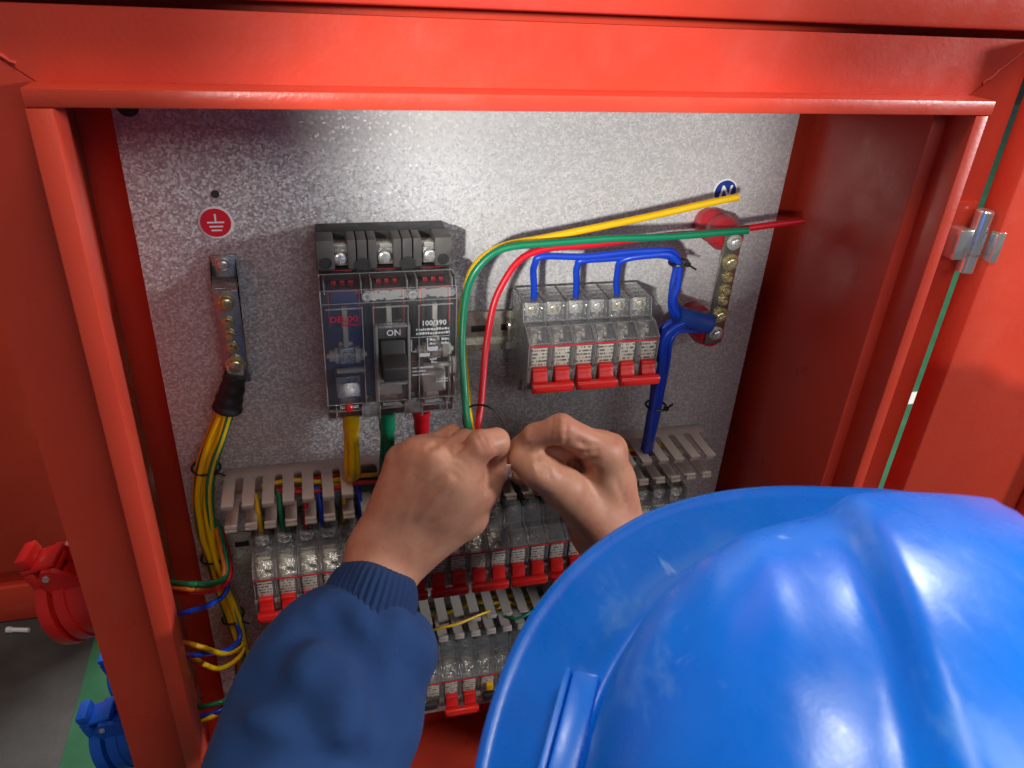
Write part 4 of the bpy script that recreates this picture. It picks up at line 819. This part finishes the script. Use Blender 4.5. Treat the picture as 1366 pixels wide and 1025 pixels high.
# ================================================================== sockets on the outside of the left wall
def socket(loc, ax, R, L, cm, label, lid=True):
    """industrial socket: back box, barrel and a sprung lid whose hinge sits on top"""
    t = thing('industrial_socket', label, 'socket', loc, 'sockets on the side wall')
    o = np.array(loc); A = np.array(ax, float); A /= np.linalg.norm(A); U = np.array([0.0, 0, 1]); U = U - A * (A @ U); U /= np.linalg.norm(U); S = np.cross(A, U)
    part('mounting_flange', MB().box(o[0] - 0.006, o[0] - 0.0008, o[1] - R * 1.12, o[1] + R * 1.12, o[2] - R * 1.12, o[2] + R * 1.12, 0.003), cm, t)
    part('barrel', MB().lathe(o - A * 0.002, A, [(0, R * 0.94), (L * 0.25, R * 0.96), (L * 0.72, R), (L * 0.74, R * 1.05), (L * 0.97, R * 1.06), (L, R * 1.0), (L, R * 0.86), (L * 0.80, R * 0.84)], 36), cm, t)
    M = Matrix(((A[0], S[0], U[0], 0), (A[1], S[1], U[1], 0), (A[2], S[2], U[2], 0), (0, 0, 0, 1)))
    e = o + A * L
    ld = part('lid', MB().lathe(e + A * 0.001, A, [(0, R * 1.08), (0.004, R * 1.10), (0.010, R * 1.06), (0.012, R * 0.95), (0.013, R * 0.4)], 36), cm, t)
    mt = lambda p: Matrix.Translation(p) @ M
    # hinge cheeks, spring barrel and the lid's lifting tab
    for sgn in (-1, 1):
        mb = MB(); w = 0.0022; c0 = o + S * sgn * R * 0.50
        poly = [(L * 0.18, R * 0.84), (L * 0.98, R * 0.80), (L * 1.02, R * 1.32), (L * 0.86, R * 1.52), (L * 0.66, R * 1.46)]; k = len(poly)
        mb.add([c0 + A * a + U * b + S * w for a, b in poly] + [c0 + A * a + U * b - S * w for a, b in poly], [tuple(range(k)), tuple(range(2 * k - 1, k - 1, -1))] + [(i, i + k, (i + 1) % k + k, (i + 1) % k) for i in range(k)])
        ck = part('hinge_cheek', mb, cm, t, smooth=False)
        part('pin', MB().lathe(o + S * sgn * (R * 0.50 + 0.0021) + A * L * 0.84 + U * R * 1.30, S * sgn, [(0, 0.0026), (0.0014, 0.0024)], 12), 'steel', ck)
    part('spring_barrel', MB().lathe(o - S * R * 0.47 + A * L * 0.84 + U * R * 1.30, S, [(0, R * 0.20), (R * 0.94, R * 0.20)], 18), cm, t)
    part('lid_arm', MB().box(L * 0.62, L + 0.0122, -R * 0.42, R * 0.42, R * 1.46, R * 1.60, 0.002, M=mt(o)).box(L + 0.004, L + 0.0125, -R * 0.42, R * 0.42, R * 0.9, R * 1.459, 0.002, M=mt(o)), cm, ld)
    part('lifting_tab', MB().box(L + 0.002, L + 0.0118, -R * 0.40, R * 0.40, R * 1.602, R * 1.92, 0.002, M=mt(o)), cm, ld)
    return t
q = PX(128, 838, XL)
socket((XL - 0.0003, -0.060, PX(118, 836, XL)[2] - 0.036), (-1, 0.10, -0.34), 0.0300, 0.036, 'red_plastic', 'red industrial socket with hinged lid on the outer side wall')
socket((XL - 0.0003, -0.052, P(140, 985, 0.055)[2]), (-1, 0.05, -0.30), 0.026, 0.038, 'blue_plastic', 'lower blue industrial socket with hinged lid on the side wall')
socket((XL - 0.0003, 0.012, P(140, 915, 0.0)[2]), (-1, 0.05, -0.30), 0.021, 0.036, 'blue_plastic', 'smaller blue socket behind the lower blue one on the side wall')
# ================================================================== helmet
HO = np.array([0.177, -0.471, -0.253]); HYAW, HPIT, HROL = 0.373, -0.249, -0.135
HA, HB, HC, HPW = 0.115, 0.134, 0.100, 0.85
def hrot():
    c, s = math.cos(-HYAW), math.sin(-HYAW); Rz = np.array([[c, -s, 0], [s, c, 0], [0, 0, 1]])
    c, s = math.cos(-HPIT), math.sin(-HPIT); Rx = np.array([[1, 0, 0], [0, c, -s], [0, s, c]])
    c, s = math.cos(HROL), math.sin(HROL); Ry = np.array([[c, 0, s], [0, 1, 0], [-s, 0, c]])
    return Rz @ Rx @ Ry
HM = hrot()
def H(p): return HO + HM @ np.array(p, float)
def sgp(v, p): return math.copysign(abs(v) ** p, v)
def sstep(a, b, x):
    t = min(max((x - a) / (b - a), 0), 1); return t * t * (3 - 2 * t)
def brim_w(az): return float(np.interp(abs(az), np.radians([0, 30, 60, 90, 120, 180]), [0.037, 0.043, 0.043, 0.038, 0.039, 0.038]))
def hel_pt(az, t):
    """t 0..1 crown to rim, then 1..2 across the brim"""
    s, c = math.sin(az), math.cos(az); bx, by = HA * sgp(s, HPW), HB * sgp(c, HPW)
    n = np.array([s / HA, c / HB]); n /= np.linalg.norm(n)
    if t <= 1:
        a = t * math.pi / 2; rr = math.sin(a) ** 0.88; z = max(0.108 * max(math.cos(a), 0.0) ** 0.95, 0.0055); x, y = 0.985 * bx * rr, 0.985 * by * rr - 0.014
        fade = 1 - sstep(0.74, 0.97, rr)
        k = 0.0085 * (1 - sstep(0.019, 0.031, abs(x))) * fade                      # the raised comb along the crown
        k += 0.0022 * (sstep(0.046, 0.054, abs(x)) - sstep(0.066, 0.080, abs(x))) * fade * sstep(-0.3, 0.4, -0.2 + abs(y) / HB)
        nn = np.array([x / HA ** 2, y / HB ** 2, z / HC ** 2 + 1e-6]); nn /= np.linalg.norm(nn)
        fl = 0.006 * sstep(0.94, 1.0, t)
        return np.array([x, y, z]) + nn * k + np.array([n[0], n[1], 0]) * fl * 0.6
    w = brim_w(az); u = t - 1; ix, iy = 0.985 * bx + n[0] * 0.0036, 0.985 * by - 0.014 + n[1] * 0.0036; ox, oy = bx + n[0] * (w + 0.0036), by + n[1] * (w + 0.0036); z = -0.018 * w / 0.04 * u ** 1.15
    z += 0.0055 * (1 - sstep(0, 0.34, u))
    z += 0.0016 * math.exp(-((u - 0.94) / 0.05) ** 2)
    if u > 1: z -= (u - 1) * 0.05; u = 1 + 0.1 * (u - 1)
    return np.array([ix + (ox - ix) * u, iy + (oy - iy) * u, z])
NA = 144; rows = list(np.linspace(0.02, 1, 44)) + [1.02, 1.05, 1.09, 1.15, 1.25, 1.4, 1.55, 1.7, 1.82, 1.88, 1.92, 1.96, 1.985, 2.0, 2.06, 2.12]
hv = [H(hel_pt(0, 0.0))]; hf = []
for t in rows:
    for j in range(NA): hv.append(H(hel_pt(2 * math.pi * j / NA - math.pi, t)))
for j in range(NA): hf.append((0, 1 + j, 1 + (j + 1) % NA))
for i in range(len(rows) - 1):
    for j in range(NA): a = 1 + i * NA + j; b = 1 + i * NA + (j + 1) % NA; hf.append((a, a + NA, b + NA, b))
low = min(p[2] for p in hv)
hel = thing('safety_helmet', 'scuffed blue safety helmet worn by the person at the box', 'helmet', (HO[0], HO[1], low))
sh = part('shell', MB().add(hv, hf), 'helmet_shell', hel, ang=70)
sm = sh.modifiers.new('thick', 'SOLIDIFY'); sm.thickness = 0.0026; sm.offset = -1
# accessory slots either side, where the dome meets the brim
for sgn in (-1, 1):
    az = sgn * math.radians(76)
    mb = MB(); c0 = hel_pt(az, 1.20); tdir = hel_pt(az + 0.05, 1.12) - hel_pt(az - 0.05, 1.12); tdir /= np.linalg.norm(tdir); ndir = np.array([math.sin(az), math.cos(az), 0]); ndir -= tdir * (tdir @ ndir); ndir /= np.linalg.norm(ndir)
    up = np.cross(tdir, ndir); up *= math.copysign(1, up[2])
    def Q(a, b, c): return H(c0 + tdir * a + ndir * b + up * c)
    Mx = Matrix([[*(HM @ tdir)], [*(HM @ ndir)], [*(HM @ up)]]).transposed().to_4x4(); Mx.translation = Vector(H(c0))
    mb.box(-0.027, 0.027, -0.010, 0.0010, -0.004, 0.0085, 0.0016, M=Mx)
    bl = part('accessory_slot', mb, 'helmet_shell', hel)
    part('slot_lip', MB().box(-0.0265, 0.0265, 0.0012, 0.0042, -0.005, 0.0100, 0.0012, M=Mx), 'helmet_shell', bl)
part('sweat_band', MB().add([H(np.array([0.84 * HA * sgp(math.sin(a), HPW), 0.84 * HB * sgp(math.cos(a), HPW) - 0.014, z - 0.012])) for z in (0.0, 0.03) for a in np.linspace(0, 2 * math.pi, 48, endpoint=False)], [(j, (j + 1) % 48, 48 + (j + 1) % 48, 48 + j) for j in range(48)]), 'black_plastic', hel)

# ================================================================== the person
pe = thing('person', 'person in navy work jacket reaching into the box with both hands', 'person', (0.20, -0.95, FLOOR))
def pxr(pts): return [P(*p) for p in pts]
def hand_sdf(wrist, elbow, mcps, fingers, thumb, rw=0.027, web=(), crease=()):
    W_ = P(*wrist)
    prims_palm = []; prims_f = []
    for (m, r0, r1, off) in mcps:
        a = W_ + (P(*m) - W_) * 0.10 + np.array(off); prims_palm.append((a, P(*m), r0, r1))
    prims_palm.append((W_, elbow, rw, 0.040))
    for a, b, r0, r1 in web: prims_palm.append((P(*a), P(*b), r0, r1))
    for chain, rad in fingers:
        q = [P(*p) for p in chain]; prims_f.append([(q[i], q[i + 1], rad[i], rad[i + 1]) for i in range(len(q) - 1)])
    q = [P(*p) for p in thumb[0]]; th = [(q[i], q[i + 1], thumb[1][i], thumb[1][i + 1]) for i in range(len(q) - 1)]
    def f(X, raw=False):
        d = None
        for p in prims_palm:
            e = cone_d(X, *p); d = e if d is None else smin(d, e, 0.016)
        ff = None
        for ch in prims_f:
            e = None
            for p in ch:
                c = cone_d(X, *p); e = c if e is None else smin(e, c, 0.004)
            ff = e if ff is None else smin(ff, e, 0.0022)
        d = smin(d, ff, 0.009)
        e = None
        for i, p in enumerate(th):
            c = cone_d(X, *p); e = c if e is None else smin(e, c, 0.006)
        tip = cone_d(X, *th[-1])
        d = smin(smin(d, e, 0.009), tip, 0.002)
        if raw: return d
        for (A_, B_, dep, wid) in cr: d = d + dep * np.exp(-(cone_d(X, A_, B_, 0, 0) / wid) ** 2)
        return d
    cr = []
    for a, b, dep, wid in crease:
        n = max(2, int(math.hypot(a[0] - b[0], a[1] - b[1]) / 8) + 1)
        q = [on_surface(lambda X: f(X, True), a[0] + (b[0] - a[0]) * i / (n - 1), a[1] + (b[1] - a[1]) * i / (n - 1)) for i in range(n)]
        cr += [(q[i], q[i + 1], dep, wid) for i in range(n - 1)]
    allp = [a for a, b, *_ in prims_palm] + [W_] + [x for ch in prims_f for p in ch for x in p[:2]] + [x for p in th for x in p[:2]]
    return f, np.array(allp)
EL_L = np.array([-0.075, -0.345, -0.525]); EL_R = np.array([0.355, -0.40, -0.640])
LWR, RWR = (514, 744, 0.122), (806, 706, 0.118)
Lf, Lp = hand_sdf(LWR, EL_L,
    [((610, 634, 0.128), 0.018, 0.0135, (0.006, 0, -0.002)), ((584, 614, 0.121), 0.018, 0.0130, (0.002, 0, 0)), ((558, 608, 0.111), 0.018, 0.0125, (-0.002, 0, 0)), ((538, 616, 0.100), 0.017, 0.0120, (-0.006, 0, 0))],
    [([(610, 634, 0.128), (642, 594, 0.126), (662, 589, 0.121), (668, 598, 0.112)], (0.0130, 0.0106, 0.0092, 0.0076)),
     ([(584, 614, 0.121), (622, 591, 0.105), (648, 595, 0.092), (654, 610, 0.084)], (0.0115, 0.0098, 0.0088, 0.0076)),
     ([(558, 608, 0.111), (602, 583, 0.091), (626, 591, 0.076), (634, 608, 0.070)], (0.0110, 0.0090, 0.0082, 0.0072)),
     ([(538, 616, 0.100), (574, 598, 0.080), (598, 604, 0.068), (608, 618, 0.064)], (0.0100, 0.0080, 0.0072, 0.0065))],
    ([(548, 738, 0.118), (622, 688, 0.117), (645, 655, 0.118), (664, 627, 0.120)], (0.0190, 0.0160, 0.0114, 0.0084)),
    web=(((556, 716, 0.124), (620, 668, 0.124), 0.0185, 0.0140), ((604, 650, 0.126), (636, 640, 0.118), 0.0130, 0.0100), ((592, 672, 0.126), (614, 644, 0.127), 0.0150, 0.0130)),
    crease=(((602, 606), (624, 590), 0.0014, 0.0028), ((572, 598), (600, 581), 0.0013, 0.0026), ((605, 632), (609, 637), 0.0008, 0.0022), ((636, 582), (646, 600), 0.0011, 0.0016), ((643, 580), (652, 598), 0.0010, 0.0015), ((658, 582), (660, 598), 0.0008, 0.0014),
            ((612, 612), (624, 622), 0.0005, 0.0020), ((606, 620), (618, 630), 0.0005, 0.0020), ((584, 604), (596, 610), 0.0005, 0.0020), ((644, 640), (654, 652), 0.0010, 0.0016), ((640, 646), (650, 658), 0.0008, 0.0016), ((560, 690), (600, 640), -0.0007, 0.0040), ((540, 690), (574, 630), -0.0006, 0.0040), ((520, 690), (548, 630), -0.0005, 0.0040)))
Rf, Rp = hand_sdf(RWR, EL_R,
    [((804, 603, 0.124), 0.019, 0.0150, (0, 0, 0)), ((812, 602, 0.102), 0.018, 0.0140, (0, 0.004, 0)), ((814, 610, 0.080), 0.018, 0.0130, (0, 0.008, 0)), ((814, 622, 0.060), 0.017, 0.0120, (0, 0.012, 0))],
    [([(804, 603, 0.124), (748, 572, 0.127), (714, 582, 0.119), (693, 594, 0.108)], (0.0128, 0.0104, 0.0090, 0.0072)),
     ([(812, 602, 0.104), (757, 594, 0.113), (727, 604, 0.112), (704, 608, 0.106)], (0.0120, 0.0102, 0.0090, 0.0074)),
     ([(814, 610, 0.080), (760, 603, 0.076), (722, 622, 0.078), (694, 636, 0.082)], (0.0112, 0.0094, 0.0084, 0.0072)),
     ([(814, 622, 0.060), (770, 626, 0.056), (742, 642, 0.058), (720, 652, 0.062)], (0.0100, 0.0082, 0.0074, 0.0065))],
    ([(800, 700, 0.128), (752, 652, 0.134), (718, 629, 0.133), (696, 614, 0.122)], (0.0200, 0.0150, 0.0118, 0.0098)),
    web=(((822, 700, 0.112), (820, 645, 0.108), 0.0170, 0.0150), ((806, 640, 0.100), (780, 630, 0.100), 0.0140, 0.0110),),
    crease=(((770, 588), (784, 596), 0.0016, 0.0022), ((784, 596), (794, 594), 0.0012, 0.0020), ((764, 602), (782, 604), 0.0016, 0.0022), ((782, 604), (796, 602), 0.0012, 0.0020), ((772, 616), (796, 612), 0.0013, 0.0022), ((768, 626), (792, 622), 0.0008, 0.0020),
            ((737, 556), (735, 588), 0.0013, 0.0016), ((743, 555), (742, 588), 0.0010, 0.0015), ((757, 560), (755, 590), 0.0012, 0.0016), ((710, 572), (706, 594), 0.0011, 0.0015), ((716, 570), (712, 592), 0.0007, 0.0014),
            ((722, 612), (728, 634), 0.0018, 0.0015), ((716, 610), (721, 632), 0.0016, 0.0015), ((729, 616), (735, 638), 0.0014, 0.0015), ((822, 640), (835, 670), 0.0008, 0.0030)))
body = MB()
def add_nets(mb, f, lo, hi, vox, it=2):
    V, F = nets(f, lo, hi, vox); V = relax(V, F, it); mb.add(V, [tuple(q) for q in F.tolist()])
for f, pt, el in ((Lf, Lp, EL_L), (Rf, Rp, EL_R)):
    w = pt.mean(0); fore = pt[4] + (el - pt[4]) * 0.45; al = np.vstack([pt, fore])
    add_nets(body, f, al.min(0) - 0.026, al.max(0) + 0.026, 0.0014)
# head, neck and trunk under the clothes
hd_ = [(H((0, -0.012, -0.02)), H((0, 0.018, -0.02)), 0.083, 0.080), (H((0, 0.030, -0.04)), H((0, 0.058, -0.090)), 0.068, 0.036), (H((0, 0.095, -0.022)), H((0, 0.112, -0.050)), 0.008, 0.013),
       (H((0, -0.010, -0.06)), (0.20, -0.60, -0.455), 0.055, 0.060), (H((0.082, 0.0, -0.03)), H((0.086, -0.008, -0.055)), 0.014, 0.009), (H((-0.082, 0.0, -0.03)), H((-0.086, -0.008, -0.055)), 0.014, 0.009),
       (H((0.020, 0.100, -0.075)), H((-0.020, 0.100, -0.075)), 0.006, 0.006), ((0.20, -0.62, -0.49), (0.20, -0.98, -0.60), 0.11, 0.11)]
def body_f(X):
    d = None
    for p in hd_:
        e = cone_d(X, *p); d = e if d is None else smin(d, e, 0.012)
    for sx in (-0.031, 0.031): d = np.maximum(d, -cone_d(X, H((sx, 0.108, -0.022)), H((sx * 1.2, 0.108, -0.022)), 0.011, 0.010))
    return d
add_nets(body, body_f, (0.02, -1.12, -0.76), (0.36, -0.30, -0.12), 0.005)
bo = part('body', body, 'skin', pe, ang=180)
for sx in (-0.031, 0.031):
    part('eye', MB().lathe(H((sx, 0.088, -0.022)), HM @ np.array([0, 1, 0]), [(0, 0.0105), (0.004, 0.010), (0.008, 0.0075), (0.0105, 0.003), (0.011, 0.0005)], 16), 'print_white', bo)
# nails
def nail(base, tip, facing, wd):
    a, b = np.array(base), np.array(tip); A = b - a; L = np.linalg.norm(A); A /= L; N = np.array(facing, float); N -= A * (A @ N); N /= np.linalg.norm(N); S = np.cross(A, N); m = (a + b) / 2
    vs, fs = [], []; nu, nv = 9, 7
    for i in range(nu):
        u = -1 + 2 * i / (nu - 1); ww = wd * (1 - 0.35 * max(0, -u) ** 2 - 0.25 * max(0, u) ** 3)
        for j in range(nv):
            s = -1 + 2 * j / (nv - 1); vs.append(m + A * u * L / 2 + S * s * ww - N * 0.0030 * s * s * (wd / 0.006) - N * 0.0006 * u * u)
    for i in range(nu - 1):
        for j in range(nv - 1): k = i * nv + j; fs.append((k, k + 1, k + nv + 1, k + nv))
    o = part('fingernail', MB().add(vs, fs), 'nail', bo); md = o.modifiers.new('t', 'SOLIDIFY'); md.thickness = 0.0008; md.offset = 0
tocam = CAM - P(663, 620, 0.104); tocam /= np.linalg.norm(tocam)
right = RW @ np.array([1.0, 0, 0])
nb = 0.0094
a, b = P(659, 641, 0.1195), P(670, 620, 0.1205); nf = tocam * 0.55 + right * 0.83; nf /= np.linalg.norm(nf)
nail(a + nf * (nb + 0.0018), b + nf * (nb - 0.0006), nf, 0.0050)

# jacket: trunk and sleeves as one garment, folds pressed in
SL = [(P(416, 850, 0.174), P(534, 868, 0.162), 0.0270, 0.0280), (P(474, 872, 0.178), P(460, 900, 0.186), 0.0420, 0.0570), (P(460, 906, 0.184), P(420, 990, 0.225), 0.0570, 0.0600), (P(420, 990, 0.225), EL_L, 0.060, 0.068), (EL_L, (0.045, -0.60, -0.47), 0.068, 0.088),
      (RWRW := (P(*RWR) * 0.70 + EL_R * 0.30), P(*RWR) * 0.5 + EL_R * 0.5, 0.044, 0.055), (P(*RWR) * 0.5 + EL_R * 0.5, EL_R, 0.055, 0.066), (EL_R, (0.365, -0.60, -0.47), 0.066, 0.088),
      ((0.045, -0.60, -0.47), (0.365, -0.60, -0.47), 0.088, 0.088), ((0.20, -0.63, -0.50), (0.20, -0.98, -0.62), 0.150, 0.150), ((0.13, -0.64, -0.50), (0.13, -1.0, -0.64), 0.125, 0.13), ((0.27, -0.64, -0.50), (0.27, -1.0, -0.64), 0.125, 0.13)]
FOLDPX = [((450, 838), (478, 862), (500, 905), (518, 950), 0.0102, 0.0099), ((408, 842), (378, 868), (352, 908), 0.0070, 0.0099), ((330, 905), (372, 925), (418, 965), 0.0102, 0.0117), ((315, 1000), (390, 1004), (480, 1012), 0.0097, 0.0099),
        ((546, 885), (538, 940), (528, 1000), 0.0048, 0.0108), ((440, 812), (448, 850), 0.0048, 0.0063), ((508, 815), (505, 850), 0.0043, 0.0063), ((398, 815), (420, 840), 0.0043, 0.0072), ((300, 940), (325, 985), 0.0054, 0.0108)]
LIFTPX = [((424, 868), (398, 905), 0.0050, 0.013), ((462, 892), (474, 945), (470, 990), 0.0060, 0.014), ((540, 835), (560, 868), 0.0060, 0.015), ((330, 960), (400, 985), (450, 980), 0.0050, 0.012), ((475, 830), (490, 845), 0.003, 0.008)]
def sleeve_raw(X):
    d = None
    for p in SL[:5]:
        e = cone_d(X, *p); d = e if d is None else smin(d, e, 0.022)
    return d
def lay(px):
    out = []
    for *pts, dep, wid in px:
        q = spline([on_surface(sleeve_raw, *p) for p in pts], 4) if len(pts) > 2 else [on_surface(sleeve_raw, *p) for p in pts]
        out.append((q, dep, wid))
    return out
FOLD, LIFT = lay(FOLDPX), lay(LIFTPX)
def poly_d(X, q):
    e = None
    for i in range(len(q) - 1):
        c = cone_d(X, q[i], q[i + 1], 0, 0); e = c if e is None else np.minimum(e, c)
    return e
def jacket_f(X):
    d = None
    for p in SL:
        e = cone_d(X, *p); d = e if d is None else smin(d, e, 0.022)
    m = (X[..., 0] < 0.12) & (X[..., 1] > -0.42)
    if m.any():
        Y = X[m]; e = d[m]
        for q, dep, wid in FOLD: e = e + dep * np.exp(-(poly_d(Y, q) / wid) ** 2)
        for q, dep, wid in LIFT: e = e - dep * np.exp(-(poly_d(Y, q) / wid) ** 2)
        d[m] = e
    d = d + 0.0018 * np.sin(X[..., 0] * 95 + 3 * np.sin(X[..., 2] * 38)) * np.sin(X[..., 1] * 60 + X[..., 2] * 52)
    return d
jk = MB(); add_nets(jk, jacket_f, (-0.19, -1.16, -0.82), (0.50, -0.10, -0.34), 0.0044, 2)
part('jacket', jk, 'work_cloth', pe, ang=180, label='navy blue work jacket')
def cuff(A, B, r0, r1, sq, nrib=42):
    A, B = np.array(A), np.array(B); ax = (B - A); L = np.linalg.norm(ax); ax /= L; U = np.cross(ax, [0.3, 1, 0.2]); U /= np.linalg.norm(U); V = np.cross(ax, U)
    mb = MB(); n = nrib * 6; rw_ = 12; vs, fs = [], []
    for i in range(rw_ + 1):
        t = i / rw_; e = 0.0022 * (1 - min(1, min(t, 1 - t) * 8)) ** 2
        for j in range(n):
            a = 2 * math.pi * j / n; rib = 0.0017 * min(1, t * 5) * (0.5 + 0.5 * math.cos(nrib * a + 0.25 * math.sin(3 * a))) - 0.0004 * math.sin(5 * a + 4 * t)
            rr = r0 + (r1 - r0) * t + rib - e + 0.0012 * math.sin(math.pi * t)
            vs.append(A + ax * L * t + rr * (math.cos(a) * U + sq * math.sin(a) * V))
    for i in range(rw_):
        for j in range(n): fs.append((i * n + j, i * n + (j + 1) % n, (i + 1) * n + (j + 1) % n, (i + 1) * n + j))
    mb.add(vs, fs); o = part('cuff', mb, 'knit_cuff', pe, ang=180); md = o.modifiers.new('t', 'SOLIDIFY'); md.thickness = 0.003; md.offset = -1
LW_ = P(*LWR); cuff(LW_ + (EL_L - LW_) * 0.055, LW_ + (EL_L - LW_) * 0.36, 0.0312, 0.0365, 1.0)
cuff(P(*RWR) * 0.80 + EL_R * 0.20, P(*RWR) * 0.66 + EL_R * 0.34, 0.0310, 0.0350, 1.0)
TRS = [((0.12, -0.98, -0.66), (0.09, -0.84, -1.06), 0.115, 0.078), ((0.09, -0.84, -1.06), (0.09, -0.96, -1.36), 0.078, 0.060), ((0.28, -0.98, -0.66), (0.31, -0.86, -1.06), 0.115, 0.078), ((0.31, -0.86, -1.06), (0.32, -1.00, -1.36), 0.078, 0.060), ((0.14, -1.0, -0.66), (0.26, -1.0, -0.66), 0.12, 0.12)]
def trou_f(X):
    d = None
    for p in TRS:
        e = cone_d(X, *p); d = e if d is None else smin(d, e, 0.02)
    return d + 0.003 * np.sin(X[..., 2] * 60 + 4 * np.sin(X[..., 0] * 30))
tr = MB(); add_nets(tr, trou_f, (-0.06, -1.16, -1.44), (0.48, -0.70, -0.50), 0.009); part('trousers', tr, 'trouser_cloth', pe, ang=180)
for (x, y) in ((0.09, -0.96), (0.32, -1.0)):
    bp = [((x, y, -1.33), (x, y - 0.01, -1.405), 0.050, 0.042), ((x, y, -1.412), (x, y + 0.15, -1.422), 0.040, 0.034)]
    def bf(X): return np.maximum(smin(cone_d(X, *bp[0]), cone_d(X, *bp[1]), 0.02), FLOOR + 0.0055 - X[..., 2])
    bb_ = MB(); add_nets(bb_, bf, (x - 0.08, y - 0.09, FLOOR - 0.01), (x + 0.08, y + 0.22, -1.26), 0.006, 1); part('boot', bb_, 'boot_leather', pe, ang=180)
hr = [(H((0, -0.020, -0.02)), H((0, -0.010, -0.012)), 0.084, 0.080)]
def hair_f(X): return np.maximum(cone_d(X, *hr[0]), -cone_d(X, H((0, 0.09, -0.03)), H((0, 0.11, -0.05)), 0.075, 0.08))
ha = MB(); add_nets(ha, hair_f, HO - 0.14, HO + 0.16, 0.006); part('hair', ha, 'hair', bo, ang=180)
